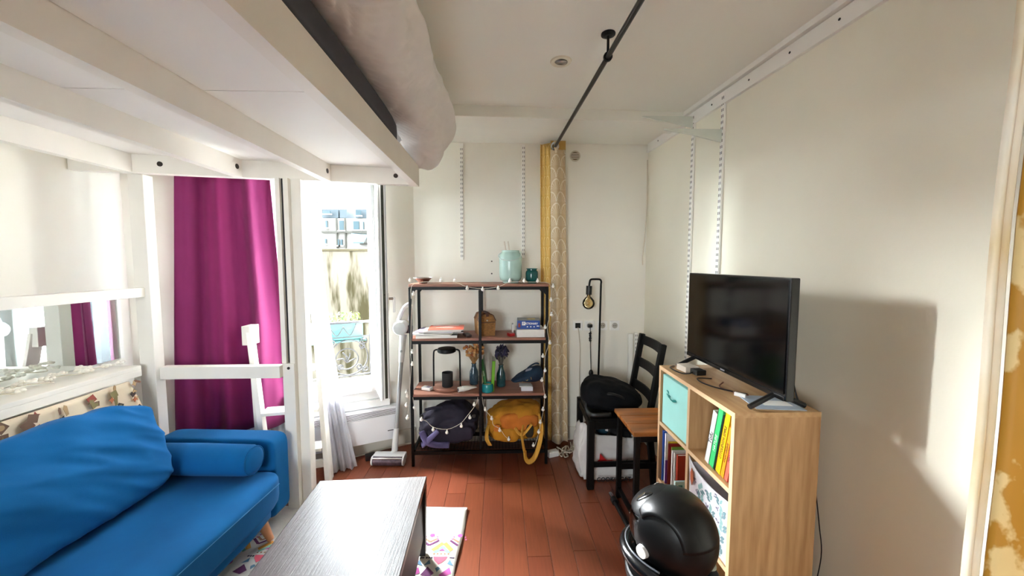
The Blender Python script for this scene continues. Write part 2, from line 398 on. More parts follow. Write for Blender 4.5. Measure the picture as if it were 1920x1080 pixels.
# ================================================================== OUTSIDE
def outside():
    IRON = mat('wrought_iron', '2B2B2E', .5, .3, var=.1)
    # balcony railing parallel to the window
    ro = -.30
    rail = thing('balcony_railing', 'black wrought iron balcony railing with scrolls and a leaf motif outside the window', 'railing', wp(.8, ro, .50))
    z_top, z_mid, z_bot = .975, .855, .535
    def W(t, z): return wp(t, ro, z)
    B(WM).box(((WT0 + WT1) / 2, .30, z_top), (1.5, .035, .018), bev=.004).done('handrail', IRON, rail)
    B(WM).box(((WT0 + WT1) / 2, .30, z_mid), (1.5, .012, .01)).done('crossbar', IRON, rail)
    B(WM).box(((WT0 + WT1) / 2, .30, z_bot), (1.5, .012, .012)).done('crossbar', IRON, rail)
    for t in (.20, .32, .68, 1.15, 1.4): B(WM).box((t, .30, (z_top + .50) / 2), (.012, .012, z_top - .50)).done('upright', IRON, rail)
    def circ(c, z, r, a0, a1, n=40): return [W(c + r * math.cos(R(a0 + (a1 - a0) * k / n)), z + r * math.sin(R(a0 + (a1 - a0) * k / n))) for k in range(n + 1)]
    def spiral(c, z, r0, r1, a0, a1, n=30): return [W(c + (r0 + (r1 - r0) * k / n) * math.cos(R(a0 + (a1 - a0) * k / n)), z + (r0 + (r1 - r0) * k / n) * math.sin(R(a0 + (a1 - a0) * k / n))) for k in range(n + 1)]
    c0, cz = .485, .685
    def ring(path, r=.0055, nm='scroll'): B().tube(path, r, 6).done(nm, IRON, rail, smooth=True)
    ring(circ(c0, cz, .145, 0, 360), nm='ring')
    ring(circ(c0 + .015, cz - .01, .085, 0, 360), nm='ring')
    for (a, z, s0, s1, e) in ((.365, .815, .033, .008, 1), (.385, .775, .026, .008, -1), (.36, .575, .028, .008, 1), (.61, .58, .028, .008, -1), (.41, .60, .026, .008, -1), (.61, .815, .033, .008, 1), (.545, .61, .024, .007, 1)):
        ring(spiral(a, z, s0, s1, -60, -60 + e * 560))
    ring(smooth_path([W(.52, .94), W(.57, .87), W(.62, .94), W(.66, .97)], 6))
    ring(smooth_path([W(.42, .97), W(.47, .87), W(.52, .94)], 6))
    for (dx, dz, wd) in ((-.07, .03, .02), (.07, .03, .02), (-.025, .075, .018), (.03, .085, .018), (0, .05, .022)):
        base, tip = V((c0 + .015, cz - .04)), V((c0 + .015 + dx, cz - .04 + dz)); d = (tip - base); p = V((-d.y, d.x)).normalized() * wd * .5
        m = (base + tip) / 2 + V((0, .012))
        ring([W(base.x, base.y), W(m.x + p.x, m.y + p.y), W(tip.x, tip.y)], .006, 'leaf')
    # planter hung on the far side
    pl = thing('planter_box', 'turquoise plastic planter box hung on the balcony railing', 'planter', wp(.55, ro - .09, .80))
    WM2 = WM @ T((-.11, 0, -.055))
    PT = mat('turquoise_plastic', '3F7D79', .5, var=.1)
    b = B(WM2); b.prism([(.48, .33), (.86, .33), (.86, .45), (.48, .45)], .885, 1.015); b.done('box', PT, pl)
    for zz in (.92, .96): B(WM2).box((.67, .328, zz), (.37, .004, .004)).done('ridge', PT, pl)
    B(WM2).box((.68, .39, .872), (.46, .15, .014), bev=.003).done('drip_tray', PT, pl)
    # leafy plant
    LEAF = mat('yellow_green_leaf', '6E7A24', .6, var=.3, scale=40, col2='3E5218')
    pt = thing('balcony_plant', 'low yellow-green leafy plant growing in the turquoise planter', 'plant', wp(.56, ro - .09, .961))
    b = B(WM2); b.box((.67, .39, 1.002), (.36, .1, .02)); b.done('soil', mat('soil', '3A2A1E', .9), pl)
    b = B(WM2)
    for k in range(150):
        c = V((random.uniform(.50, .84), random.uniform(.34, .44), random.uniform(1.03, 1.10)))
        s_ = random.uniform(.010, .018); e = Euler((random.uniform(-1, 1), random.uniform(-1, 1), random.uniform(0, 6))).to_matrix()
        q = [b.bm.verts.new(WM2 @ (c + e @ V(p))) for p in ((-s_, 0, 0), (0, -s_ * .5, .002), (s_, 0, 0), (0, s_ * .5, .002))]
        b.bm.faces.new(q)
    b.done('foliage', LEAF, pt, kind='stuff')
    for k in range(5): t = .53 + .07 * k; B(WM2).tube([(t, .39, 1.017), (t + .01, .385, 1.05), (t + .015, .395, 1.09)], .003, 5).done('stem', LEAF, pt)
    # stained garden wall
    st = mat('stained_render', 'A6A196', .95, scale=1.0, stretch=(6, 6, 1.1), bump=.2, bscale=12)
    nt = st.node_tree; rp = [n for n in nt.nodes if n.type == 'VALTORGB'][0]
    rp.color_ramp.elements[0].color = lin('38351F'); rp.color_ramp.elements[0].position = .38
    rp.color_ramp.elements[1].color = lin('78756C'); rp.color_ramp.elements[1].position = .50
    bwz = 6.0; zt = atY(650, 471, bwz).z
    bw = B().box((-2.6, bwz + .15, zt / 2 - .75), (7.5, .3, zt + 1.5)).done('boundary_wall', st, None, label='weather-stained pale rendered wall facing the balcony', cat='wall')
    B().box((-2.6, bwz + .15, zt + .02), (7.5, .36, .04), bev=.01).done('coping', mat('coping_stone', '5C5846', .9, var=.2, scale=3), bw)
    B().box((0, 0, -4.0), (70, 70, .2)).done('ground', mat('street_asphalt', '4A4A48', .9, var=.1, scale=.5), loc=(0, 35, -4.1), kind='structure').location = (0, 36, -3.0)
    # far apartment block
    Y = 24.0
    def P(x, y): return atY(x, y, Y)
    bl = thing('apartment_building', 'pale apartment block with a slate blue roof rising behind the stained wall', 'building', (P(650, 430).x, Y + 3, -3.0))
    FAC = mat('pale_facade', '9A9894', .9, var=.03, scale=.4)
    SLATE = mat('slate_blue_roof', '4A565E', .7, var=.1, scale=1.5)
    WG = mat('far_window', '3F555E', .3, var=.15, scale=1)
    a, c = P(560, 409), P(760, 600)
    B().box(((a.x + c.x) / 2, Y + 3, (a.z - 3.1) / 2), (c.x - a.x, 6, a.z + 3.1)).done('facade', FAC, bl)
    for (x0, x1) in ((600, 632), (634, 648), (664, 690), (692, 712)):
        p, q = P(x0, 391), P(x1, 408); wd = q.x - p.x; M = T((p.x, Y + .2, q.z))
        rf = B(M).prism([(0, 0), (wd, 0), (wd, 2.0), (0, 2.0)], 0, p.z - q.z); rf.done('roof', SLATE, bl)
    for (x0, y0, x1, y1) in ((611, 414, 615, 427), (637, 414, 646, 432), (663, 415, 674, 431), (681, 416, 683, 431), (610, 448, 613, 457), (633, 449, 637, 460), (639, 449, 643, 460), (692, 462, 704, 471), (607, 396, 620, 401), (668, 395, 677, 404)):
        p, q = P(x0, y0), P(x1, y1)
        wn = B().box(((p.x + q.x) / 2, Y - .03, (p.z + q.z) / 2), (abs(q.x - p.x), .1, abs(p.z - q.z))).done('window', WG, bl)
        B().box(((p.x + q.x) / 2, Y - .1, q.z - .04), (abs(q.x - p.x) + .2, .12, .08)).done('sill', FAC, wn)
    for (x0, x1, y) in ((604, 690, 435), (692, 708, 434), (676, 694, 457)):
        p, q = P(x0, y), P(x1, y); B().box(((p.x + q.x) / 2, Y - .05, p.z), (q.x - p.x, .15, .12)).done('cornice', mat('grey_cornice', '55544F', .9), bl)
    for x_ in (632, 648, 691): p = P(x_, 440); B().cyl((p.x, Y - .06, 1.0), (p.x, Y - .06, a.z), .06, n=8).done('drain_pipe', mat('grey_cornice', '55544F', .9), bl)
    p, q, r2, s2 = P(658, 437), P(690, 441), P(694, 457), P(676, 457)
    b = B(); vs = [b.bm.verts.new(v) for v in (p, q, r2 + V((0, -1.2, 0)), s2 + V((0, -1.2, 0)))]; b.bm.faces.new(vs)
    b.done('awning', mat('pale_blue_awning', '6E8890', .8), bl, solid=.08)
outside()

# ================================================================== LOFT BED
def loft():
    Z0 = 1.935                                   # underside of the timbers
    def ry(X): return 2.225 + .19 * (X + 1.0)     # the end rail runs slightly askew
    root = thing('loft_bed', 'white painted wooden loft bed frame above the blue sofa', 'loft bed', (-1.206, 2.15, 0))
    BOLT = mat('bolt_hole', '2A1E18', .6)
    def skew(b, x0, x1, y_off0, y_off1, z0, z1):
        b.prism([(x0, ry(x0) + y_off0), (x1, ry(x1) + y_off0), (x1, ry(x1) + y_off1), (x0, ry(x0) + y_off1)], z0, z1)
    b = B(); skew(b, -2.19, -.54, 0, .045, Z0, 2.05); b.done('end_rail', LOFT, root)
    def lpath(x, w, z0, z1, nm):
        y1 = ry(x); y0 = -.6
        o = B().prism([(x - w / 2, y0), (x + w / 2, y0), (x + w / 2, ry(x + w / 2)), (x - w / 2, ry(x - w / 2))], z0, z1).done(nm, LOFT, root)
        return o
    for x in (-1.945, -1.445, -1.0):
        lpath(x, .045, Z0, 2.05, 'beam')
    B().prism([(-.54, -.6), (-.495, -.6), (-.495, ry(-.495) + .045), (-.54, ry(-.54) + .045)], Z0, 2.06).done('side_rail', LOFT, root)
    for x in (-1.80, -.62):
        y = ry(x); B().cyl((x, y - .004, 1.985), (x, y + .006, 1.985), .013, n=16).done('bolt', BOLT, root)
    for x in (-1.445, -1.0):
        B().cyl((x + .0215, ry(x) - .035, 1.985), (x + .024, ry(x) - .035, 1.985), .014, n=16).done('bolt', BOLT, root)
    PAN = mat('platform_panel', 'F3F0EA', .55, var=.015, scale=3)
    xs = [-2.19, -1.945, -1.445, -1.0, -.54]
    for k in range(4):
        for (y0, y1) in ((-.6, 1.298), (1.302, None)):
            xa, xb = xs[k] + (.024 if k else 0), xs[k + 1] - .024 if k < 3 else xs[k + 1]
            ya, yb = (y1, y1) if y1 else (ry(xa), ry(xb))
            B().prism([(xa, y0), (xb, y0), (xb, yb), (xa, ya)], 2.03, 2.046).done('platform_panel', PAN, root)
    # corner posts
    B().box((-1.945, 2.115, .9675), (.08, .06, 1.935), bev=.003).done('post', LOFT, root)
    # middle post: a short front block, two upper strips with a dark gap, a full-height board beside it
    yp = 2.16
    B().box((-1.212, yp, .44), (.066, .045, .88), bev=.003).done('post', LOFT, root)
    B().box((-1.238, yp, 1.4075), (.026, .03, 1.055), bev=.002).done('post_strip', LOFT, root)
    B().box((-1.217, yp + .01, 1.4075), (.014, .012, 1.055)).done('gap', DARKSLOT, root)
    B().box((-1.192, yp, 1.4075), (.028, .03, 1.055), bev=.002).done('post_strip', LOFT, root)
    B().box((-1.150, yp + .04, .9675), (.055, .06, 1.935), bev=.003).done('post', LOFT, root)
    B().cyl((-1.21, yp - .026, .855), (-1.21, yp - .02, .855), .008, n=12).done('bolt', BOLT, root)
    B().box((-1.575, 2.135, .84), (.66, .05, .07), bev=.003).done('tie_rail', LOFT, root)
    # rail along the left wall above the mirror
    B().box((-1.955, .78, 1.30), (.045, 2.62, .05), bev=.003).done('wall_rail', LOFT, root)
loft()

# mattress and bedding on the loft
MATG = mat('charcoal_mattress', '4A4A52', .85, var=.08, scale=8)
SHEET = mat('white_bed_sheet', 'EAE7E6', .85, var=.03, bump=.06, bscale=200)
B().soft((-1.0, .80, 2.121), (1.00, 2.66, .118), n=20, p=9).done('mattress', MATG, smooth=True, label='charcoal grey mattress lying on the loft platform', cat='mattress')
def bed_sheet():
    prof = smooth_path([V((-.56, 0, 2.212)), V((-.468, 0, 2.176)), V((-.40, 0, 2.168)), V((-.325, 0, 2.205)), V((-.272, 0, 2.265)), V((-.285, 0, 2.325)), V((-.36, 0, 2.362)), V((-.55, 0, 2.372)), V((-.9, 0, 2.37)), V((-1.4, 0, 2.34)), V((-1.45, 0, 2.25)), V((-1.42, 0, 2.19))], 7)
    n = len(prof) - 1; y0, y1, r = -.55, 2.27, .09
    def fn(u, v):
        p = prof[min(n, int(round(v * n)))].copy(); k = v * n / 7
        th = 0; y = y0 + (y1 - y0) * u / .95
        if u > .95: th = (u - .95) / .05 * math.pi / 2; y = y1 + r * math.sin(th)
        low = max(0, 1 - k / 4.2)                       # 1 at the gathered hem, 0 on top
        g = low ** .7 * (.010 * math.sin(y * 150 + 9 * nz((y * 5, k * .4, 0)) - k * 2.0) * (.5 + nz((y * 7, k, 3))) + .020 * nz((y * 17 + k * 2.2, k * .8, 1)))
        g += .030 * nz((y * 2.4 + k * .5, k * .7, 5)) * (1 if k < 6.5 else .3) + .018 * (.3 - abs(nz((y * 5 - k * 1.3, k * .9, 8)))) * (1 if k < 7 else .2)
        c = V((-.75, 0, 2.26)); d = (V((p.x, 0, p.z)) - c); d.x *= .35; d.normalize()
        p += d * g
        dro = max(0, (y - 1.95) / .40) ** 2
        if p.x > -.62 and p.z < 2.33: p.z -= .12 * dro * (1 - max(0, p.z - 2.18) / .15)
        p.z = 2.20 + (p.z - 2.20) * math.cos(th) if p.z > 2.20 else p.z
        return (p.x - (p.x + .8) * .12 * (1 - math.cos(th)), y, min(p.z, 2.415))
    B().grid(fn, 420, n).done('bed_sheet', SHEET, smooth=True, solid=.003, label='crumpled white gathered bed sheet bulging over the edge of the loft', cat='bedding')
bed_sheet()

# ================================================================== LEFT WALL: mirror, ledge, garland
led = thing('wall_ledge', 'long white ledge board fixed along the wall behind the sofa', 'shelf', (-2.08, 1.0, .80))
B().box((-2.07, .80, .894), (.25, 2.5, .022), bev=.003).done('board', LOFT, led)
B().box((-1.955, .80, .865), (.02, 2.5, .036), bev=.002).done('apron', LOFT, led)
mir = thing('wall_mirror', 'long frameless mirror on the wall above the white ledge', 'mirror', (XL + .01, 1.0, .905))
MIR = mat('silver_mirror', 'E8EEEC', .015, 1, var=0)
B().box((XL + .007, .95, 1.095), (.008, 2.46, .37)).done('glass', MIR, mir)
B().box((XL + .009, 2.195, 1.095), (.016, .02, .37)).done('edge_strip', WHITE, mir)
gar = thing('flower_garland', 'pale garland of little fabric flowers on a wire along the white ledge', 'garland', (-2.07, 1.5, .905))
PET = mat('pale_petal', 'F2EDE2', .8, var=.06, scale=30)
pts = [V((-2.06 + .045 * math.sin(k * 1.9), 1.15 + .04 * k, .913 + .012 * abs(math.sin(k * 2.3)))) for k in range(22)]
B().tube(smooth_path(pts, 4), .0025, 5).done('wire', WIREW, gar, smooth=True)
for k, p in enumerate(pts):
    for q in range(2):
        c = p + V((random.uniform(-.04, .04), random.uniform(-.02, .02), random.uniform(.006, .02)))
        b = B(T(c) @ RZ(random.uniform(0, 360)))
        for j in range(4): b.sph((.009 * math.cos(1.57 * j), .009 * math.sin(1.57 * j), .004 * (j % 2)), .010, 8, (1, 1, .7))
        b.done('flower', PET, gar, smooth=True)

# ================================================================== SOFA
SM = T((-1.15, 1.93, 0)) @ RZ(-4)      # local: x to the room, y to the far arm
def sofa():
    s = thing('sofa', 'bright blue velvet sofa with slim arm and pale wooden legs', 'sofa', SM @ V((-.4, -.9, 0)))
    def wr(a): 
        return lambda x, d: x + V((0, 0, .008 * nz((x.x * 3, x.y * 4, 1)) * (1 if d.z > 0 else 0) * a))
    B(SM).soft((-.365, -.93, .285), (.80, 1.92, .165), n=24, p=9, disp=wr(1)).done('seat', BLUE, s, smooth=True)
    B(SM).soft((-.385, -.93, .165), (.72, 1.90, .10), n=10, p=12).done('base', BLUE, s, smooth=True)
    B(SM).soft((-.405, .10, .285), (.68, .135, .45), n=24, p=12).done('arm', BLUE, s, smooth=True)
    B(SM).soft((-.385, -1.96, .285), (.77, .135, .45), n=24, p=12).done('arm', BLUE, s, smooth=True)
    B(SM).soft((-.765, -.93, .31), (.08, 1.86, .40), n=14, p=9).done('back', BLUE, s, smooth=True)
    LEGW = mat('pale_beech', 'C98B5E', .45, var=.08, scale=8, stretch=(6, 6, 1))
    for (x, y) in ((-.07, -.07), (-.07, -1.8), (-.68, -.07), (-.68, -1.8)):
        B(SM).cyl((x, y, .125), (x + (.03 if x > -.3 else -.03), y + (.02 if y > -1 else -.02), .019 if x > -.3 else 0), .026, .016, n=16).done('leg', LEGW, s, smooth='auto')
    b = B(SM)                                        # stitched seam along the front edge
    b.tube([(.032, -.07, .335), (.034, -.6, .336), (.034, -1.4, .336), (.032, -1.88, .335)], .0022, 5); b.done('seam', mat('blue_thread', '2F7FBC', .8), s)
sofa()
def wrinkle(x, d):
    f = max(0, 1 - abs(d.z) * .3)
    a = x.y * 6 + x.z * 9
    fold = .022 * nz((a * .55, x.z * 2.2 - x.y * 1.5, .3)) + .034 * (.35 - abs(nz((a * .9, x.z * 3.2 - x.y * .8, 2.3)))) + .016 * (.35 - abs(nz((a * 2.0, x.z * 6 - x.y, 5))))
    edge = .014 * math.sin(x.y * 42 + 2 * nz((x.y * 3, 0, 0))) * max(0, d.z - .35) * (1 - max(0, d.z - .9) * 6)
    n = V((d.x, d.y * .3, d.z * .4)).normalized()
    k = 1 - .30 * d.z ** 2 if d.z < 0 else 1 - .45 * d.z ** 2
    return V((x.x * k, x.y * (1 - .035 * d.z), x.z)) + n * (fold + edge) * f
CM = SM @ T((-.525, -.81, .605)) @ RY(-15)
B(CM).soft((0, 0, 0), (.22, 1.30, .45), n=60, p=5.5, disp=wrinkle).done('back_cushion', BLUE, smooth=True, label='big crumpled blue velvet cushion leaning against the sofa back', cat='cushion')
bo = thing('bolster_cushion', 'blue velvet bolster cushion lying along the inside of the sofa arm', 'cushion', SM @ V((-.35, -.05, .37)))
prof = [(.0, -.29), (.045, -.288), (.068, -.275), (.075, -.25), (.077, 0), (.075, .25), (.068, .275), (.045, .288), (0, .29)]
B(SM).lathe((-.375, -.062, .452), [(r_ * (1 + .03 * nz((r_ * 9, z * 6, 0))), z) for r_, z in prof], 32, RY(90)).done('cover', BLUE, bo, smooth=True)
B(SM).tube([(-.375 + .275, -.062 + .069 * math.cos(a), .452 + .069 * math.sin(a)) for a in [6.283 * k / 32 for k in range(32)]], .003, 6, closed=True).done('piping', BLUE, bo, smooth=True)

# patterned throw over the sofa back
def throw():
    m = mat('cream_cotton', 'E6D6BC', .85, var=.04, bump=.05, bscale=250)
    t = thing('patterned_throw', 'cream cloth printed with brown and red motifs behind the blue cushion', 'throw', (-1.93, 1.2, .40))
    def fn(u, v):
        y = .0 + 2.065 * u; z = .515 + .327 * v; x = -1.905 - .030 * v + .008 * nz((y * 5, z * 5, 0))
        if u > .93: k = (u - .93) / .07; y -= .10 * v * k
        return (x, y, z)
    B().grid(fn, 40, 12).done('cloth', m, t, smooth=True, solid=.012)
    BR = [mat('print_brown', '6B5140', .85), mat('print_red', '8C3B32', .85), mat('print_dark', '3A2F2C', .85), mat('print_rust', 'A65F3C', .85), mat('print_olive', '7A7048', .85), mat('print_tan', 'A98C66', .85)]
    def S(y, z): return V((-1.888 - .030 * (z - .515) / .327, y, z))
    rr = random.Random(3)
    y = 1.25
    k = 0
    while y < 1.99:
        for z in (.62, .69, .745, .785, .82):
            yy = y + rr.uniform(-.02, .02) + (.04 if k % 2 else 0); zz = z + rr.uniform(-.015, .015)
            s = rr.uniform(.010, .019); a = rr.uniform(-.5, .5) + (.78 if rr.random() < .4 else 0)
            typ = rr.randrange(5); M = T(S(yy, zz)) @ RZ(90) @ RX(85) @ RZ(math.degrees(a))
            b = B(M)
            if typ in (0, 1): b.prism([(-s, -s), (s, -s), (s, s), (-s, s)], 0, .002)
            elif typ == 2: b.prism([(s * math.cos(q) * (1 if i % 2 else .45), s * math.sin(q) * (1 if i % 2 else .45)) for i, q in enumerate([.785 * j for j in range(8)])], 0, .002)
            elif typ == 3: b.prism([(-s * .3, -s * 1.4), (s * .3, -s * 1.2), (s * .5, s), (0, s * 1.5), (-s * .4, s * .6)], 0, .002)
            else: b.prism([(0, -s), (s, .2 * s), (.6 * s, s), (0, .5 * s), (-.6 * s, s), (-s, .2 * s)], 0, .002)
            o = b.done('printed_motif', BR[rr.randrange(6)], t)
            if typ == 0:
                B(M @ T((0, 0, .002))).prism([(s * .6 * math.cos(.4 * j), s * .6 * math.sin(.4 * j)) for j in range(16)], 0, .0012).done('printed_disc', BR[rr.randrange(3, 6)], o)
        y += .052; k += 1
    for (y, z) in ((1.73, .70), (1.36, .715)): txt('H', .06, T(S(y, z) + V((.004, 0, 0))) @ RZ(90) @ RX(85) @ RZ(-20), BR[2], t, bold=.002)
throw()

# ================================================================== COFFEE TABLE, RUG
def table():
    DW = mat('dark_ribbed_wood', '33241C', .36, var=.3, scale=10, stretch=(34, .7, 34), bump=.16, bscale=9, spec=1.0, coat=.5)
    DK = mat('dark_wood_frame', '1A120E', .5, var=.15, scale=8)
    M = T((-.618, 1.778, 0)) @ RZ(2.2)
    t = thing('coffee_table', 'dark wooden coffee table with glossy grained top beside the sofa', 'table', M @ V((0, -.5, 0)))
    B(M).box((0, -.5, .387), (.515, 1.0, .026), bev=.003).done('tabletop', DW, t)
    for x in (-.235, .235):
        B(M).box((x, -.5, .245), (.02, .94, .258)).done('side_panel', DK, t)
        for y in (-.03, -.97): B(M).box((x, y, .197), (.045, .045, .354), taper=.75).done('leg', DK, t)
    for y in (-.03, -.97): B(M).box((0, y, .325), (.42, .02, .098)).done('apron', DK, t)
    B(M).box((0, -.5, .124), (.448, .9, .016)).done('lower_shelf', DK, t)
table()
def rug():
    C = {'w': mat('rug_cream', 'DEDAD3', .9, var=.05, scale=25, bump=.15, bscale=300), 'p': mat('rug_pink', 'B04E92', .9), 'o': mat('rug_ochre', 'DBA24E', .9), 'v': mat('rug_plum', '5E2A58', .9),
         't': mat('rug_teal', '7FB8A8', .9), 'r': mat('rug_coral', 'D8566B', .9), 'b': mat('rug_blue', '5B7F9A', .9), 'k': mat('rug_dark', '3C2E46', .9), 'n': mat('rug_brown', '9A7358', .9)}
    M = T((-.185, 2.11, 0)) @ RZ(-3)
    r = thing('rug', 'cream cotton rug with pink, ochre and teal motifs lying under the coffee table', 'rug', M @ V((-.6, -.8, 0)))
    def rz(x, y): return .006 + .004 * math.sin(y * 17 + 1) * max(0, 1 + x * 1.2) + .003 * nz((x * 6, y * 6, 0))
    B(M).grid(lambda u, v: (-1.2 * (1 - u) + (0.004 * math.sin(v * 23) if u > .99 else 0), -1.7 + 1.7 * v, rz(-1.2 * (1 - u), -1.7 + 1.7 * v)), 40, 60).done('weave', C['w'], r, smooth=True, solid=.006)
    def dec(pts, c, y0=0):
        b = B(M); vs = [b.bm.verts.new(M @ V((x, y, rz(x, y) + .0045 + y0))) for x, y in pts]; b.bm.faces.new(vs); b.done('motif', C[c], r)
    def cir(x, y, s, c): dec([(x + s * math.cos(.785 * k), y + s * math.sin(.785 * k)) for k in range(8)], c)
    def bar(x0, y0, x1, y1, w, c):
        d = V((x1 - x0, y1 - y0)).normalized(); n = V((-d.y, d.x)) * w
        dec([(x0 + n.x, y0 + n.y), (x0 - n.x, y0 - n.y), (x1 - n.x, y1 - n.y), (x1 + n.x, y1 + n.y)], c)
    def unit(cx, y):
        cir(cx, y, .014, 'p')
        for (dx, dy) in ((-.05, -.012), (.05, -.012), (-.06, -.03), (.06, -.03)): cir(cx + dx * .6, y + dy, .005, 'p')
        for s in (-1, 1):
            if cx + s * .05 > 0: continue
            bar(cx, y - .05, cx + s * .035, y - .025, .005, 'n'); bar(cx, y - .075, cx + s * .045, y - .04, .006, 'v')
            bar(cx + s * .025, y - .11, cx + s * .07, y - .06, .011, 'o'); bar(cx + s * .035, y - .125, cx + s * .085, y - .085, .008, 't')
    def band(y):
        for k in range(8): unit(-.012 - .148 * k, y)
        for k in range(7):
            cx = -.086 - .148 * k; q_ = 1
            def D(pts, c):
                dec([(min(-.002, cx + dx), y + dy) for dx, dy in pts], c, .0004 * (k % 2))
            D([(-.028, -.168), (-.036, -.148), (.036, -.148), (.028, -.168), (0, -.195)], 'r')
            for q in range(5): cir(cx - .036 + .018 * q, y - .132, .005, 'n')
            D([(-.016, -.112), (0, -.098), (.016, -.112)], 'p'); D([(-.04, -.118), (0, -.085), (.04, -.118), (.036, -.122), (0, -.096), (-.036, -.122)], 't')
            D([(-.074, -.25), (-.05, -.205), (-.012, -.24), (-.03, -.262)], 'v'); D([(.012, -.25), (.055, -.208), (.07, -.24), (.03, -.262)], 'p')
            D([(-.072, -.20), (-.05, -.165), (-.04, -.19)], 'b'); D([(.072, -.20), (.05, -.165), (.04, -.19)], 'b')
            D([(-.012, -.215), (0, -.205), (.012, -.215), (0, -.235)], 'b')
            for q in range(3): cir(cx - .066 + .012 * q, y - .155, .0055, 'k'); cir(min(-.006, cx + .05 + .008 * q), y - .155, .0045, 'k')
            D([(-.074, -.275), (.074, -.275), (.074, -.29), (.04, -.32), (0, -.29), (-.04, -.32), (-.074, -.29)], 't')
            D([(-.02, -.325), (0, -.305), (.02, -.325), (0, -.37)], 'o'); D([(-.074, -.335), (-.045, -.33), (-.03, -.37), (-.07, -.39)], 'p'); D([(.03, -.34), (.07, -.33), (.07, -.38)], 'b')
    band(-.225); band(-.72); band(-1.2)
    # plainer motifs near the sofa leg
    for k in range(6): cir(-1.14 + .03 * (k % 2), -.35 - .07 * k, .02, 'vpbvrk'[k])
rug()

# ================================================================== CURTAINS
def fan_mat(name, base, line, nu, nv, petals=9, w=.12):
    m = bpy.data.materials.new(name); m.use_nodes = True; nt = m.node_tree; N = nt.nodes; L = nt.links; bs = N['Principled BSDF']
    bs.inputs['Roughness'].default_value = .55; bs.inputs['Sheen Weight'].default_value = .2
    def mth(op, a, b=None, c=None):
        n = N.new('ShaderNodeMath'); n.operation = op
        for i, x in enumerate((a, b, c)):
            if x is None: continue
            if isinstance(x, (int, float)): n.inputs[i].default_value = x
            else: L.new(x, n.inputs[i])
        return n.outputs[0]
    uv = N.new('ShaderNodeTexCoord'); sp = N.new('ShaderNodeSeparateXYZ'); L.new(uv.outputs['UV'], sp.inputs[0])
    u = mth('MULTIPLY', sp.outputs[0], nu); v = mth('MULTIPLY', sp.outputs[1], nv)
    row = mth('FLOOR', v); odd = mth('MULTIPLY', mth('MODULO', row, 2.0), .5)
    x = mth('SUBTRACT', mth('FRACT', mth('ADD', u, odd)), .5); y = mth('FRACT', v)
    ang = mth('ARCTAN2', y, x); rad = mth('SQRT', mth('ADD', mth('MULTIPLY', x, x), mth('MULTIPLY', mth('MULTIPLY', y, y), .30)))
    pet = mth('ABSOLUTE', mth('SINE', mth('MULTIPLY', ang, petals)))
    l1 = mth('LESS_THAN', pet, w * 2.2); l2 = mth('LESS_THAN', mth('ABSOLUTE', mth('SUBTRACT', rad, .47)), w * .28)
    ins = mth('LESS_THAN', rad, .47)
    mask = mth('MAXIMUM', mth('MULTIPLY', l1, ins), l2)
    mx = N.new('ShaderNodeMix'); mx.data_type = 'RGBA'; L.new(mask, mx.inputs['Factor'])
    mx.inputs['A'].default_value = lin(base); mx.inputs['B'].default_value = lin(line)
    L.new(mx.outputs['Result'], bs.inputs['Base Color']); return m
def cloth_mat(name, col, transl):
    m = mat(name, col, .85, var=.03, scale=10, sheen=.1); nt = m.node_tree; N = nt.nodes; L = nt.links
    t = N.new('ShaderNodeBsdfTranslucent'); t.inputs[0].default_value = lin(col); mx = N.new('ShaderNodeMixShader'); mx.inputs[0].default_value = transl
    L.new(N['Principled BSDF'].outputs[0], mx.inputs[1]); L.new(t.outputs[0], mx.inputs[2]); L.new(mx.outputs[0], N['Material Output'].inputs[0]); return m
SHEER = cloth_mat('sheer_voile', 'DCDCE2', .30)
def see_through(m, k):
    N = m.node_tree.nodes; L = m.node_tree.links; out = N['Material Output']; src = out.inputs[0].links[0].from_socket
    t = N.new('ShaderNodeBsdfTransparent'); mx = N.new('ShaderNodeMixShader'); mx.inputs[0].default_value = k
    L.new(src, mx.inputs[1]); L.new(t.outputs[0], mx.inputs[2]); L.new(mx.outputs[0], out.inputs[0])
see_through(SHEER, .22)
PLUM = cloth_mat('plum_curtain_cloth', '85205F', .22)

def plum_curtain():
    c = thing('curtain', 'plum purple curtain hanging in deep folds at the window', 'curtain', wp(1.2, .12, .36))
    ztop, zbot = 2.20, .36
    ctrl = [(0, .0), (.10, .03), (.20, -.035), (.33, .05), (.46, -.03), (.58, .045), (.72, -.02), (.86, .05), (1, .0)]
    def fold(u, v):
        a = math.sin(u * 15.5 + 1.1 * math.sin(v * 2) + 2.2 * u * u) * .042 + .010 * math.sin(u * 41 + 1.3 + v * 1.5)
        return a * (.65 + .35 * (1 - v)) + .01 * nz((u * 6, v * 3, 1))
    def fn(u, v):
        z = ztop + (zbot - ztop) * (1 - v)
        tr = .945 + .01 * (1 - v) - .055 * min(1, (1 - v) * 1.6); tl = 1.395 + .085 * (1 - v)
        t = tl + (tr - tl) * u
        return wp(t, .09 + fold(u, v), z)
    B().grid(fn, 90, 30).done('cloth', PLUM, c, smooth=True, solid=.003)
    B(WM).box((1.17, -.085, 2.205), (.50, .012, .02)).done('heading_tape', PLUM, c)
plum_curtain()
STAR = mat('star_print', 'B4B6C8', .8)
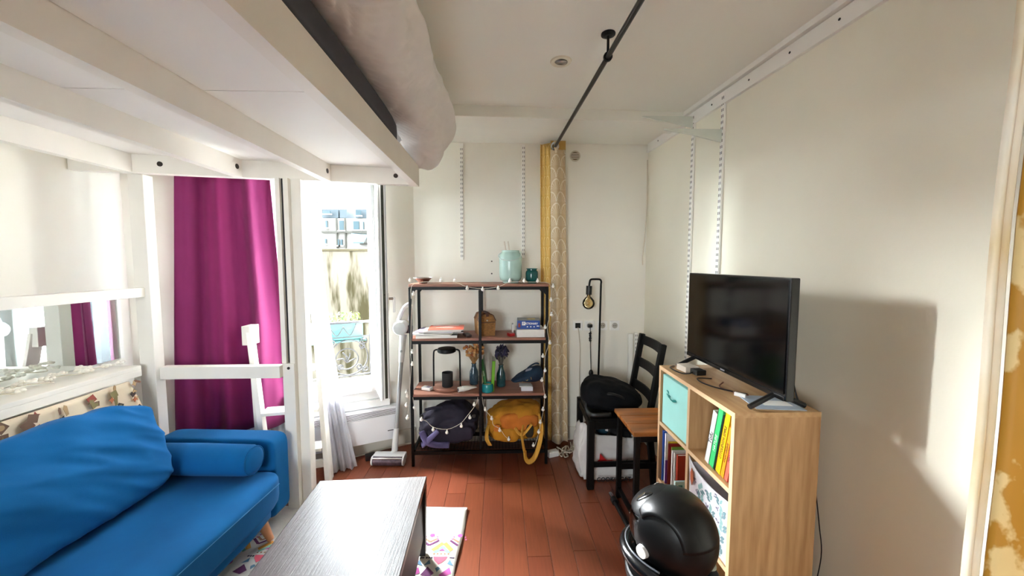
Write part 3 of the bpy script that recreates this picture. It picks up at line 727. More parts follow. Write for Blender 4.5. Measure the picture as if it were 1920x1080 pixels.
def sheer(label, tl0, tr0, tl1, tr1, z0, off, drag):
    c = thing('sheer_curtain', label, 'curtain', wp((tl1 + tr1) / 2, off, z0))
    def fn(u, v):
        z = 2.21 + (z0 - 2.21) * (1 - v); k = (1 - v)
        a, b_ = tl0 + (tl1 - tl0) * k ** 1.3, tr0 + (tr1 - tr0) * k ** 2.2
        d = .012 * math.sin(u * 24 + k) + .005 * math.sin(u * 53 + 2 * k)
        return wp(a + (b_ - a) * u, off + d * (.5 + k) + drag * max(0, k - .72) ** 2, z)
    B().grid(fn, 40, 36).done('cloth', SHEER, c, smooth=True, solid=.0015)
    rr = random.Random(5)
    for k in range(26):
        u, v = rr.uniform(.05, .98), rr.uniform(.04, .96); p = V(fn(u, v)); s = .014
        e1 = (V(fn(min(1, u + .01), v)) - V(fn(max(0, u - .01), v))).normalized(); e2 = (V(fn(u, min(1, v + .01))) - V(fn(u, max(0, v - .01)))).normalized()
        n = e1.cross(e2); n = n if n.dot(WN) > 0 else -n
        b = B(); vs = [b.bm.verts.new(p + n * .003 + (e1 * math.cos(q) + e2 * math.sin(q)) * (s if i % 2 == 0 else s * .42)) for i, q in enumerate([.6283 * j + 1.57 for j in range(10)])]
        b.bm.faces.new(vs); b.done('printed_star', STAR, c)
sheer('white voile curtain with grey stars trailing onto the floor by the convector', .765, .665, .67, .47, .012, .14, 0.9)
sheer('white voile curtain with grey stars half hidden behind the plum curtain', 1.20, .80, 1.15, .80, .03, .015, .1)

CREAMC = fan_mat('cream_fan_jacquard', 'C9B08A', 'E3D6BE', 1.5, 26)
GOLD = fan_mat('gold_jacquard', 'D9AE52', 'E8CB84', 2.2, 30, 7)
GOLDBIG = mat('gold_damask', 'D8BE86', .6, scale=34, stretch=(1, 1, .6), col2='B07E1E', sheen=.1)
for _e, _p in zip([n for n in GOLDBIG.node_tree.nodes if n.type == 'VALTORGB'][0].color_ramp.elements, (.50, .56)): _e.position = _p
def back_curtain():
    c = thing('folded_curtain', 'gold and cream shell-patterned curtain gathered against the wall beside the black shelf', 'curtain', (.43, 2.85, .03))
    def leaf(x0, x1, xb0, xb1, y, amp, ph):
        def fn(u, v):
            k = 1 - v; z = 2.375 - (2.375 - .03) * k
            a, b_ = x0 + (xb0 - x0) * k, x1 + (xb1 - x1) * k
            return (a + (b_ - a) * u, y + amp * math.sin(u * 7 + ph) * (1 + .4 * k) + .006 * nz((u * 3, v * 8, ph)), z)
        return fn
    B().grid(leaf(.325, .375, .345, .40, 2.918, .010, 0), 16, 40).done('gold_fold', GOLD, c, smooth=True, solid=.003)
    B().grid(leaf(.362, .43, .382, .45, 2.895, .010, 1.5), 16, 40).done('gold_fold', GOLD, c, smooth=True, solid=.003)
    B().grid(leaf(.395, .505, .425, .55, 2.845, .022, 2.2), 24, 40).done('cream_fold', CREAMC, c, smooth=True, solid=.003)
    B().box((.45, 2.838, 2.345), (.115, .006, .065)).done('heading', mat('gold_heading', 'C39A4C', .6, var=.1), c)
    B(T((.425, 2.832, 2.335)) @ RX(90)).lathe((0, 0, 0), [(.020, -.003), (.032, -.003), (.032, .003), (.020, .003), (.020, -.003)], 24).done('grommet', CHROME, c, smooth='auto')
back_curtain()
def near_curtain():
    c = thing('gathered_curtain', 'gold damask curtain with pale motifs bunched at the near end of the rod', 'curtain', (.56, .25, .03))
    def fn(u, v):
        k = 1 - v; z = 2.31 - 2.28 * k
        y = .39 - .42 * u + .008 * nz((u * 4, v * 6, 0)); x = .595 + .03 * math.sin(u * 26 - 1.0)
        return (x, y, z)
    B().grid(fn, 70, 40).done('cloth', GOLDBIG, c, smooth=True, solid=.003)
    def hem(u, v):
        k = 1 - v
        return (.5555 + .014 * u, .392 + .012 * math.sin(u * 3) + .008 * nz((.0, v * 6, 0)), 2.31 - 2.28 * k)
    B().grid(hem, 6, 40).done('hem', mat('cream_hem', 'E6DED0', .6, scale=9, stretch=(1, 1, .8), col2='D2B98A'), c, smooth=True, solid=.003)
near_curtain()
def rod():
    r = thing('curtain_rod', 'long black curtain rod hung from the ceiling and running to the wall', 'curtain rod', (.47, 1.665, 2.335))
    a, b_ = V((.425, 2.945, 2.335)), V((.53, -.4, 2.335))
    RODM = mat('gunmetal_rod', '3A3835', .35, .7)
    mid = a.lerp(b_, .58)
    B().cyl(a, mid, .011, n=16).done('thin_tube', RODM, r, smooth='auto')
    B().cyl(mid, b_, .0135, n=16).done('thick_tube', RODM, r, smooth='auto')
    B().cyl(mid + (a - mid).normalized() * .03, mid - (a - mid).normalized() * .01, .0155, n=16).done('collar', RODM, r, smooth='auto')
    B().cyl(a + V((0, .014, 0)), a + V((0, -.006, 0)), .020, n=20).done('end_cap', BLACKM, r, smooth='auto')
    p = a.lerp(b_, (2.945 - 1.62) / 3.345); d = (b_ - a).normalized()
    B(T(p) @ d.to_track_quat('Z', 'Y').to_matrix().to_4x4()).lathe((0, 0, 0), [(.0145, -.006), (.019, -.006), (.019, .006), (.0145, .006), (.0145, -.006)], 20).done('ring', BLACKM, r, smooth='auto')
    B().cyl(p + V((0, 0, .017)), V((p.x, p.y, 2.425)), .0055, n=10).done('hanger', BLACKM, r)
    B().lathe((p.x, p.y, 2.418), [(.016, 0), (.03, .006), (.03, .0115)], 20).done('ceiling_plate', BLACKM, r)
rod()
dl = thing('ceiling_spotlight', 'round recessed white ceiling spotlight near the curtain rod', 'ceiling light', (.303, 1.843, 2.40))
B().lathe((.303, 1.843, 2.43), [(.030, -.001), (.032, -.006), (.048, -.005), (.052, 0)], 32).done('trim_ring', mat('cream_ring', 'E8E0CC', .4), dl, smooth='auto')
B(T((.303, 1.843, 2.428)) @ RX(18)).lathe((0, 0, 0), [(0, -.003), (.026, -.006), (.029, .002)], 24).done('lamp', STEEL, dl, smooth='auto')
B().lathe((.303, 1.843, 2.4285), [(0, 0), (.031, 0.0005)], 24).done('recess', mat('lamp_recess', '6A6052', .6), dl)

# ================================================================== STEP LADDER
def ladder():
    l = thing('step_ladder', 'folding white wooden step ladder standing between the loft post and the window', 'ladder', (-1.36, 2.47, 0))
    FT = (V((-1.55, 2.34, 1.03)), V((-1.17, 2.39, 1.03))); FB = (V((-1.41, 2.25, 0)), V((-1.10, 2.34, 0)))
    RB = (V((-1.56, 2.40, 0)), V((-1.14, 2.46, 0)))
    def beam(a, b_, w, d, nm, ref=V((1, .2, 0))):
        z = (b_ - a); L_ = z.length; z.normalize(); x = (ref - z * ref.dot(z)).normalized(); y = z.cross(x); c = (a + b_) / 2
        M = Matrix(((x.x, y.x, z.x, c.x), (x.y, y.y, z.y, c.y), (x.z, y.z, z.z, c.z), (0, 0, 0, 1)))
        return B(M).box((0, 0, 0), (w, d, L_), bev=.002).done(nm, LOFT, l)
    for k in (0, 1): beam(FB[k], FT[k], .028, .06, 'front_leg')
    for k in (0, 1):
        o = FT[k] + V((-.028 if k == 0 else -.02, .05, -.03)); beam(RB[k], o, .024, .045, 'rear_leg')
    for k in (0, 1):
        c = FT[k] + V((-.012, .02, -.02)); B(T(c)).box((0, 0, 0), (.05, .09, .12), bev=.003).done('hinge_block', LOFT, l)
        B().cyl(c + V((.02, -.047, .01)), c + V((.02, -.040, .01)), .007, n=10).done('bolt', STEEL, l)
    for z in (.79, .53, .28):
        k = 1 - z / 1.03; a, b_ = FT[0].lerp(FB[0], k), FT[1].lerp(FB[1], k); d = (b_ - a).normalized()
        B(basis((a + b_) / 2, d, V((0, 0, 1)).cross(d))).box((0, .01, 0), ((b_ - a).length - .03, .11, .02), bev=.002).done('step', LOFT, l)
    a, b_ = FT[0].lerp(FB[0], .83), FT[1].lerp(FB[1], .83); beam(a, b_, .05, .02, 'crossbar', V((0, 0, 1)))
ladder()

# ================================================================== CONVECTOR
def convector():
    h = thing('convector_heater', 'white electric convector heater fixed under the window', 'heater', wp(.55, .05, .12))
    t0, t1 = .17, .84
    z0, z1 = .115, .365
    PV = mat('heater_white', 'EFEFF3', .35, var=.01)
    B(WM).prism([(t0, -.10), (t1, -.10), (t1, -.022), (t0, -.022)], z0, z1 - .065).done('body', PV, h)
    b = B(WM); b.prism([(t0, -.088), (t1, -.088), (t1, -.022), (t0, -.022)], z1 - .065, z1 - .01); b.done('outlet', DARKSLOT, h)
    for k in range(6): B(WM).box(((t0 + t1) / 2, -.093, z1 - .062 + .0095 * k), (t1 - t0 - .01, .018, .005), RX(-20)).done('louvre', PV, h)
    B(WM).box(((t0 + t1) / 2, -.06, z1 - .005), (t1 - t0, .08, .01), bev=.002).done('top', PV, h)
    for t in (t0 + .006, t1 - .006): B(WM).box((t, -.06, z1 - .0375), (.012, .08, .055)).done('end_cap', PV, h)
    B(WM).box((t0 + .05, -.1012, .185), (.05, .002, .006)).done('maker_mark', mat('mark_grey', '55555A', .5), h)
convector()

# ================================================================== STICK VACUUM
def vacuum():
    v = thing('stick_vacuum', 'white cordless stick vacuum cleaner leaning by the open window sash', 'vacuum cleaner', (-.80, 2.66, 0))
    G = mat('vacuum_white', 'E9EBEC', .35, var=.01); GR = mat('vacuum_grey', 'B9BDC0', .35, .3); PR = mat('roller_purple', '6E5A66', .4, .2, var=.3, scale=30)
    hc = V((-.80, 2.63, .035))
    M = T(hc) @ RZ(-3)
    hd = B(M).box((0, .02, .012), (.235, .07, .045), bev=.012).done('head', G, v, smooth='auto')
    B(M).cyl((-.105, -.022, -.002), (.105, -.022, -.002), .030, n=20).done('roller', PR, hd, smooth='auto')
    for x in (-.112, .112): B(M).cyl((x - .005, -.02, 0), (x + .005, -.02, 0), .033, n=20).done('end_cap', G, hd)
    B(M).tube([(-.11 + .022 * k, -.038, .024 + 0 * k) for k in range(11)], .006, 6).done('bumper', CHROME, hd)
    B(M).cyl((-.13, .03, -.014), (-.115, .03, -.014), .02, n=16).done('wheel', BLACKP, hd)
    a = V((-.775, 2.69, .07)); top = V((-.722, 2.79, .92))
    d = (top - a)
    B().cyl((-.79, 2.66, .055), a, .018, n=12).done('joint', G, v, smooth='auto')
    B().cyl(a, a + d * .19, .023, .019, n=16).done('lower_sleeve', G, v, smooth='auto')
    B().cyl(a + d * .19, a + d * .76, .0145, n=16).done('tube', GR, v, smooth='auto')
    B().cyl(a + d * .76, a + d, .019, .027, n=16).done('upper_sleeve', G, v, smooth='auto')
    p = a + d * .86; B(T(p + V((0, -.022, 0))) @ RX(90)).lathe((0, 0, 0), [(0, .003), (.009, .003), (.009, 0)], 16).done('button', GR, v)
    c = V((-.735, 2.79, .975))
    B(T(c) @ RX(90)).lathe((0, 0, 0), [(0, .055), (.046, .052), (.054, .04), (.054, -.03), (.04, -.045), (0, -.045)], 28).done('motor', G, v, smooth='auto')
    B(T(c + V((.055, .01, -.015)))).box((0, 0, 0), (.05, .05, .06), bev=.012).done('battery', mat('vacuum_plum', '4A3040', .4), v, smooth='auto')
    B().tube(smooth_path([c + V((-.02, 0, .05)), c + V((.0, 0, .10)), c + V((.03, .0, .155)), c + V((.065, 0, .18))], 6), .015, 12).done('handle', G, v, smooth=True)
    B().tube(smooth_path([c + V((.065, 0, .18)), c + V((.075, 0, .14)), c + V((.06, 0, .05))], 6), .012, 12).done('grip', G, v, smooth=True)
vacuum()

# ================================================================== BLACK SHELF UNIT
SX0, SX1, SY0, SY1 = -.628, .352, 2.585, 2.885
LEV = (1.312, .930, .528, .125)       # tops of the shelves
def shelf_unit():
    s = thing('shelf_unit', 'black metal shelf unit with walnut boards against the wall', 'shelf', ((SX0 + SX1) / 2, (SY0 + SY1) / 2, 0))
    q = .02
    for x in (SX0 + q / 2, SX1 - q / 2):
        for y in (SY0 + q / 2, SY1 - q / 2): B().box((x, y, .645), (q, q, 1.29), bev=.002, seg=1).done('post', BLACKM, s)
    for y in (SY0 + q / 2, SY1 - q / 2): B().box((-.132, y, .695), (q, q, 1.15), bev=.002, seg=1).done('divider_post', BLACKM, s)
    for k, z in enumerate(LEV):
        tz = .018
        if k < 3:
            B().box(((SX0 + SX1) / 2, (SY0 + SY1) / 2, z - tz / 2), (SX1 - SX0 - (.0 if k == 0 else .004), SY1 - SY0 - (.0 if k == 0 else .003), tz), bev=.002, seg=1).done('shelf_board', SHELFW, s)
        for y in (SY0 + q / 2, SY1 - q / 2): B().box(((SX0 + SX1) / 2, y, z - .018 - .011), (SX1 - SX0 - 2 * q, q * .8, .022)).done('cross_rail', BLACKM, s)
        for x in (SX0 + q / 2, SX1 - q / 2): B().box((x, (SY0 + SY1) / 2, z - .018 - .011), (q * .8, SY1 - SY0 - 2 * q, .022)).done('side_rail', BLACKM, s)
    for sx, x in ((1, SX0 + q), (-1, SX1 - q)):
        for y in (SY0 + q / 2, SY1 - q / 2):
            B().prism([(x, 1.272), (x + sx * .03, 1.272), (x, 1.235)], y - .004, y + .004, Matrix(((1, 0, 0, 0), (0, 0, 1, 0), (0, 1, 0, 0), (0, 0, 0, 1)))).done('gusset', BLACKM, s)
    # wire mesh bottom: a tray of crossing wires
    z = LEV[3]
    b = B()
    n = 40
    for k in range(n + 1):
        x = SX0 + .02 + (SX1 - SX0 - .04) * k / n; b.box((x, (SY0 + SY1) / 2, z - .010), (.003, SY1 - SY0 - .03, .002))
    for k in range(17):
        y = SY0 + .02 + (SY1 - SY0 - .04) * k / 16; b.box(((SX0 + SX1) / 2, y, z - .008), (SX1 - SX0 - .03, .003, .002))
    b.done('wire_mesh', BLACKM, s, kind='stuff')
shelf_unit()
Zt = LEV
def on(px, py, lev, d=None):
    """a point on a shelf board: pixel of the object's base on that level"""
    return atZ(px, py, Zt[lev])

# --- top shelf
p = V((-.545, 2.69, Zt[0]))
bw = thing('metal_bowl', 'small hammered metal bowl on the left end of the top shelf', 'bowl', p)
B().lathe(p, [(0, 0), (.028, 0), (.03, .006), (.045, .02), (.062, .040), (.066, .042), (.058, .038), (.04, .020), (0, .012)], 28).done('basin', mat('hammered_copper_steel', 'A08478', .22, .9, var=.2, scale=25, bump=.3, bscale=70), bw, smooth=True)
B().tube([p + V((.066 * math.cos(a), .066 * math.sin(a), .041)) for a in [6.283 * k / 28 for k in range(28)]], .0025, 6, closed=True).done('rim', STEEL, bw, smooth=True)

p = V((.088, 2.74, Zt[0]))
ln = thing('ceramic_lantern', 'large pale aqua glazed lantern jar with a wire handle on the top shelf', 'lantern', p)
B().lathe(p, [(.0, .004), (.055, 0), (.060, .004), (.060, .012), (.076, .025), (.083, .045), (.084, .19), (.078, .212), (.064, .226), (.063, .240), (.058, .240), (.058, .225), (.07, .20), (.075, .05), (0, .02)], 40).done('jar', AQUA, ln, smooth='auto')
B().tube(smooth_path([p + V((-.064, -.02, .225)), p + V((-.088, -.04, .205)), p + V((-.07, -.08, .175)), p + V((0, -.10, .165)), p + V((.06, -.08, .185)), p + V((.075, -.03, .222)), p + V((.064, -.01, .228))], 6), .003, 6).done('wire_handle', mat('pale_wire', 'CFE0DC', .4), ln, smooth=True)
for k, (dx, a) in enumerate(((.0, -10), (.022, -9))):
    q = p + V((dx, -.005, .045)); B(T(q) @ RY(a)).box((0, 0, .13), (.010, .012, .27), bev=.003).done('brush', mat('brush_wood', 'B08A5E' if k else 'D9CFC0', .5), None, label=('dark wooden' if k else 'pale wooden') + ' brush handle sticking out of the aqua lantern', cat='brush')
p = V((.243, 2.70, Zt[0]))
tj = thing('glass_jar', 'small dark teal ribbed glass jar at the right end of the top shelf', 'jar', p)
b = B(); b.lathe(p, [(0, .003), (.032, 0), (.034, .004), (.033, .012), (.044, .022), (.046, .034), (.046, .075), (.043, .088), (.036, .094), (.036, .103), (.040, .106), (.036, .107), (.033, .1), (.04, .08), (.041, .03), (0, .016)], 32)
b.done('jar', mat('dark_teal_glass', '1F6A66', .12, var=.15, scale=25, trans=.25), tj, smooth='auto')
B().tube([p + V((.040 * math.cos(a), .040 * math.sin(a), .106)) for a in [6.283 * k / 24 for k in range(24)]], .0025, 6, closed=True).done('lip', TEAL, tj, smooth=True)

# --- second shelf: magazines, wicker box, games
def magazines():
    base = V((-.415, 2.685, Zt[1])); z = base.z
    specs = [('thick grey catalogue at the bottom of the magazine pile', '9A9894', -.03, .0, 4, .020, .29, .20),
             ('white magazine fanned out low in the pile', 'DAD6D2', -.055, .0, -7, .009, .29, .20),
             ('dark grey booklet poking out of the magazine pile', '5A5655', .01, .015, 9, .007, .28, .19),
             ('lilac covered magazine sticking out to the left of the pile', 'A99BC0', -.035, .012, -9, .007, .28, .20),
             ('plain white magazine under the orange one', 'E6E4E0', .012, .002, 2, .010, .27, .20)]
    for i, (lb, c, dx, dy, a, th, w_, d_) in enumerate(specs):
        M = T((base.x + dx, base.y + dy, z)) @ RZ(a)
        m_ = thing('magazine', lb, 'magazine', M @ V((0, 0, 0)), 'pile of magazines on the shelf')
        B(M).box((0, 0, th / 2), (w_ - .004, d_ - .004, th - .002)).done('pages', PAPER, m_)
        B(M).box((0, 0, th - .0006), (w_, d_, .0012)).done('cover', mat('mag_' + c, c, .4), m_)
        z += th
    M = T((base.x + .035, base.y + .002, z)) @ RZ(3)
    m_ = thing('magazine', 'orange-red magazine lying on top of the pile', 'magazine', M @ V((0, 0, 0)), 'pile of magazines on the shelf')
    B(M).box((0, 0, .004), (.246, .196, .007)).done('pages', PAPER, m_)
    OR = mat('mag_orange', 'DB5E42', .35, var=.05)
    cv = B(M).box((0, 0, .0082), (.25, .20, .0012)).done('cover', OR, m_)
    for (x, y, w_, h_) in ((-.01, .075, .19, .016), (0, .01, .10, .008), (-.005, -.005, .14, .007), (.01, -.018, .07, .005)): B(M).box((x, y, .0090), (w_, h_, .0004)).done('print_bar', PAPER, cv)
    M = T((-.23, 2.665, Zt[1])) @ RZ(20)
    B(M).box((0, 0, .009), (.045, .10, .018), bev=.006).done('spectacle_case', mat('dark_brown_leather', '3A2523', .5), label='small dark brown case beside the magazine pile', cat='case')
magazines()
def wicker():
    WK = mat('tan_wicker', '9A6B34', .7, var=.25, scale=60, stretch=(1, 1, 3), bump=.3, bscale=160); DKL = mat('brown_leather_strap', '4A2418', .5)
    M = T((-.105, 2.74, Zt[1])) @ RZ(14)
    w_ = thing('wicker_box', 'tan wicker box with a brown leather strap on the second shelf', 'box', M @ V((0, 0, 0)))
    pr = [(-.058, 0), (.058, 0), (.064, .11), (.045, .150), (.02, .160), (-.02, .160), (-.045, .150), (-.064, .11)]
    XZ = Matrix(((1, 0, 0, 0), (0, 0, 1, 0), (0, 1, 0, 0), (0, 0, 0, 1)))
    B(M).prism(pr, -.085, .085, XZ).done('body', WK, w_)
    for y in (-.088, -.05, .05, .088):
        B(M).tube([(x, y, z + .001) for x, z in pr[2:]], .0035, 6).done('rib', DKL, w_)
    B(M).box((0, -.087, .100), (.118, .004, .004)).done('lid_seam', DKL, w_)
    B(M).box((0, -.02, .166), (.020, .15, .008), bev=.002).done('strap', DKL, w_)
    B(M).box((0, -.093, .158), (.020, .008, .03), bev=.002).done('strap_tab', DKL, w_)
    B(M).cyl((0, -.092, .115), (0, -.086, .115), .006, n=12).done('clasp', STEEL, w_)
wicker()
B(T((.228, 2.70, Zt[1])) @ RZ(0)).box((0, 0, .027), (.20, .19, .054), bev=.002).done('white_game_box', mat('white_card', 'E4E2DE', .55, var=.03, scale=40), label='flat white cardboard box under the blue game box', cat='box')
def game():
    M = T((.218, 2.705, Zt[1] + .054)) @ RZ(-3)
    g = thing('game_box', 'blue board game box with white lettering on the second shelf', 'box', M @ V((0, 0, 0)))
    B(M).box((0, 0, .031), (.165, .14, .062), bev=.002).done('carton', mat('game_blue', '17489C', .4, var=.08), g)
    B(M).box((0, 0, .0625), (.163, .138, .001)).done('lid_print', mat('game_lid_grey', '8D939A', .4, var=.2, scale=18), g)
    Mx = M @ T((.01, -.0706, .036)) @ RX(90)
    W_ = mat('white_print', 'F0EFEA', .5)
    B(Mx @ T((-.045, .004, 0))).box((0, 0, 0), (.024, .026, .0008)).done('badge', W_, g)
    txt('P', .026, Mx @ T((-.045, .003, .0008)), mat('game_blue', '17489C'), g)
    txt('ICTIONARY', .019, Mx @ T((.012, .003, 0)), W_, g, xs=.9, bold=.0006)
    for k in range(3): B(Mx @ T((-.018 + .024 * k, -.019, 0))).prism([(-.005, -.004), (.005, -.004), (.004, .003), (0, .005), (-.004, .002)], 0, .0006).done('icon', W_, g)
    B(Mx @ T((.058, -.014, 0))).box((0, 0, 0), (.018, .006, .0006)).done('age_mark', W_, g)
    B(Mx @ T((-.078, -.004, 0))).prism([(-.006, -.02), (.008, -.02), (.010, -.004), (.004, .012), (-.006, .008)], 0, .0006).done('print_figure', mat('print_red', '8C3B32'), g)
    B(M).box((.02, -.01, .066), (.055, .03, .004), RZ(20)).done('note_pad', mat('buff_paper', 'D6BE86', .7), label='buff note pad lying on the blue game box', cat='notepad')
    B(T((.088, 2.66, Zt[1])) @ RZ(25)).box((0, 0, .011), (.04, .05, .022), bev=.003).done('red_case', mat('red_plastic', 'A3181C', .35), label='little red case beside the white cardboard box', cat='case')
    B(T((.105, 2.78, Zt[1]))).box((0, 0, .035), (.012, .06, .07), bev=.002).done('white_card', PAPER, label='white card standing beside the game boxes', cat='card')
game()

# --- third shelf
def lantern_frame():
    p = V((-.385, 2.715, Zt[2]))
    l = thing('candle_lantern', 'round wooden candle lantern with a black wire frame and black lid', 'lantern', p)
    B().lathe(p, [(0, 0), (.098, 0), (.104, .006), (.104, .018), (.098, .022), (0, .022)], 40).done('base', SHELFW, l, smooth='auto')
    for sx in (-1, 1):
        B().tube(smooth_path([p + V((sx * .098, -.01, .018)), p + V((sx * .097, -.01, .15)), p + V((sx * .095, -.01, .268)), p + V((sx * .085, -.01, .290)), p + V((sx * .066, -.01, .295))], 6), .006, 10).done('frame_rod', BLACKM, l, smooth=True)
    B().lathe(p + V((0, -.01, .275)), [(0, 0), (.06, 0), (.068, .006), (.068, .022), (.064, .030), (0, .034)], 36).done('lid', BLACKM, l, smooth='auto')
    c = p + V((.005, -.02, .022))
    k = thing('candle_cup', 'matt black cup standing inside the wire lantern', 'cup', c)
    B().lathe(c, [(0, 0), (.037, 0), (.040, .004), (.040, .105), (.037, .105), (.036, .02), (0, .018)], 32).done('cup', mat('matt_black_ceramic', '1A1B1D', .7), k, smooth='auto')
    B().lathe(c + V((0, 0, .06)), [(0, 0), (.036, 0)], 24).done('wax', mat('dark_wax', '3A3836', .5), k)
lantern_frame()
r_ = thing('white_remote', 'small white plastic gadget lying at the left end of the shelf', 'gadget', (-.528, 2.69, Zt[2]))
B(T((-.528, 2.69, Zt[2])) @ RZ(-25)).box((0, 0, .011), (.075, .045, .022), bev=.004).done('case', PVC, r_, smooth='auto')
B(T((-.528, 2.69, Zt[2])) @ RZ(-25)).box((.012, 0, .0225), (.03, .03, .0015)).done('label_print', mat('pale_violet', 'A9A8BE', .5), r_)
def tube_cream():
    t = thing('cream_tube', 'white cream tube lying beside the wooden lantern', 'tube', (-.235, 2.665, Zt[2]))
    M = T((-.245, 2.645, Zt[2] + .021)) @ RZ(28)
    B(M).cyl((-.055, 0, 0), (-.02, 0, 0), .018, n=20).done('cap', PVC, t, smooth='auto')
    b = B(M); ring = []
    for x, a, c in ((-.02, .021, .021), (.02, .021, .017), (.06, .024, .008), (.085, .025, .002)):
        ring.append([b.bm.verts.new(M @ V((x, a * math.cos(6.283 * k / 16), c * math.sin(6.283 * k / 16)))) for k in range(16)])
    for A, C in zip(ring, ring[1:]):
        for k in range(16): b.bm.faces.new((A[k], A[(k + 1) % 16], C[(k + 1) % 16], C[k]))
    b.bm.faces.new(ring[0]); b.bm.faces.new(ring[-1]); b.done('body', mat('soft_white', 'E9E4DA', .4), t, smooth=True)
    B(M).cyl((-.057, 0, 0), (-.0545, 0, 0), .012, n=16).done('cap_ring', mat('mark_grey', '55555A', .5), t)
tube_cream()
BLG = mat('smoke_blue_glass', '5F8298', .08, var=.3, scale=6, trans=.55)
def vase(p, lb, glass, flower, cols, spread, h, n, fl_name, fl_label):
    v = thing('bottle_vase', lb, 'vase', p)
    B().lathe(p, [(0, .004), (.030, 0), (.034, .006), (.035, .06), (.032, .10), (.020, .13), (.016, .155), (.020, .165), (.018, .165), (.014, .15), (.03, .09), (.032, .012), (0, .010)], 28).done('bottle', glass, v, smooth=True)
    B().lathe(p, [(0, .012), (.030, .012), (.030, .07), (0, .07)], 20).done('tinted_base', mat('navy_tint', '1C2E48', .3), v, smooth='auto')
    f = thing(fl_name, fl_label, 'dried flowers', p + V((0, 0, .06)))
    rr = random.Random(n)
    for k in range(n):
        a = rr.uniform(0, 6.283); s = spread * math.sqrt(rr.random()); hh = h * rr.uniform(.55, 1)
        tip = p + V((s * math.cos(a), s * math.sin(a) * .7, .165 + hh * (1 - .25 * s / spread)))
        B().tube(smooth_path([p + V((.006 * math.cos(a), .006 * math.sin(a), .08)), p + V((.010 * math.cos(a), .01 * math.sin(a), .165)), tip], 4), .0015, 5).done('stem', cols[-1], f)
        b = B(T(tip) @ Euler((rr.uniform(-1, 1), rr.uniform(-1, 1), 0)).to_matrix().to_4x4())
        if flower == 'pod':
            b.lathe((0, 0, -.008), [(0, -.012), (.010, -.002), (.013, .008), (.006, .018), (0, .02)], 8)
        else:
            b.lathe((0, 0, -.03), [(0, -.01), (.006, 0), (.008, .02), (.005, .04), (0, .05)], 6)
        b.done('bloom', cols[k % (len(cols) - 1)], f, smooth=True)
OC = [mat('dried_apricot', 'C98A4E', .8, var=.15), mat('dried_rust', 'A85F36', .8, var=.15), mat('dried_straw', 'D6A56A', .8), mat('dried_stem', 'A77A48', .8)]
LV = [mat('dried_lavender', '2C2A3C', .9, var=.2), mat('dried_indigo', '3A3450', .9), mat('grey_stem', '6E6A5E', .8)]
vase(V((-.192, 2.80, Zt[2])), 'smoky blue glass bottle vase holding orange dried flowers', BLG, 'pod', OC, .072, .165, 46, 'orange_dried_flowers', 'bunch of orange dried flowers in a blue bottle vase')
vase(V((.016, 2.75, Zt[2])), 'slim blue-green glass bottle vase holding dark dried lavender', mat('blue_green_glass', '4A7F86', .08, var=.3, scale=6, trans=.5), 'spike', LV, .050, .165, 50, 'dried_lavender_bunch', 'bunch of dark dried lavender in a slim glass vase')
def book_up(lb, c, x, y, th, h, d, lean, rz=0, title=None, tc=None, grp='books between the vases', spine_m=None):
    M = T((x, y, Zt[2] + th / 2 * math.sin(R(abs(lean))) + .0005)) @ RZ(rz) @ RY(lean)
    o = thing('book', lb, 'book', M @ V((0, 0, 0)), grp)
    B(M).box((0, 0, h / 2), (th - .004, d - .004, h - .006)).done('pages', PAPER, o)
    CV = mat('cover_' + c, c, .4, var=.08)
    for sx in (-1, 1): B(M).box((sx * (th / 2 - .001), 0, h / 2), (.002, d, h)).done('board', CV, o)
    B(M).box((0, -d / 2 + .001, h / 2), (th, .002, h)).done('spine', CV, o)
    if title: txt(title, th * .55, M @ T((0, -d / 2 - .0004, h * .55)) @ RX(90) @ RZ(90), tc, o)
WPR = mat('white_print', 'F0EFEA', .5)
book_up('cream paperback leaning at the left of the green books', 'D8CDA8', -.112, 2.72, .012, .20, .13, -7)
book_up('dark green book leaning to the left between the vases', '2F7D43', -.095, 2.72, .020, .235, .15, -7, title='TISANES', tc=WPR)
book_up('bright green book standing upright beside the slim vase', '6CAF22', -.048, 2.70, .024, .225, .15, 3)
p = V((-.083, 2.625, Zt[2]))
tc_ = thing('teal_candle', 'round turquoise glass candle in front of the green books', 'candle', p)
B().lathe(p, [(0, 0), (.030, 0), (.040, .006), (.043, .02), (.043, .045), (.038, .060), (.036, .064), (.034, .060), (.038, .045), (0, .045)], 32).done('glass_pot', mat('turquoise_glass', '16868C', .15, var=.1), tc_, smooth='auto')
B().lathe(p, [(0, .052), (.034, .052), (.034, .047)], 24).done('wax', mat('cream_wax', 'E8E2CC', .5), tc_)
B().cyl(p + V((0, 0, .05)), p + V((0, 0, .062)), .0015, n=6).done('wick', DARKSLOT, tc_)
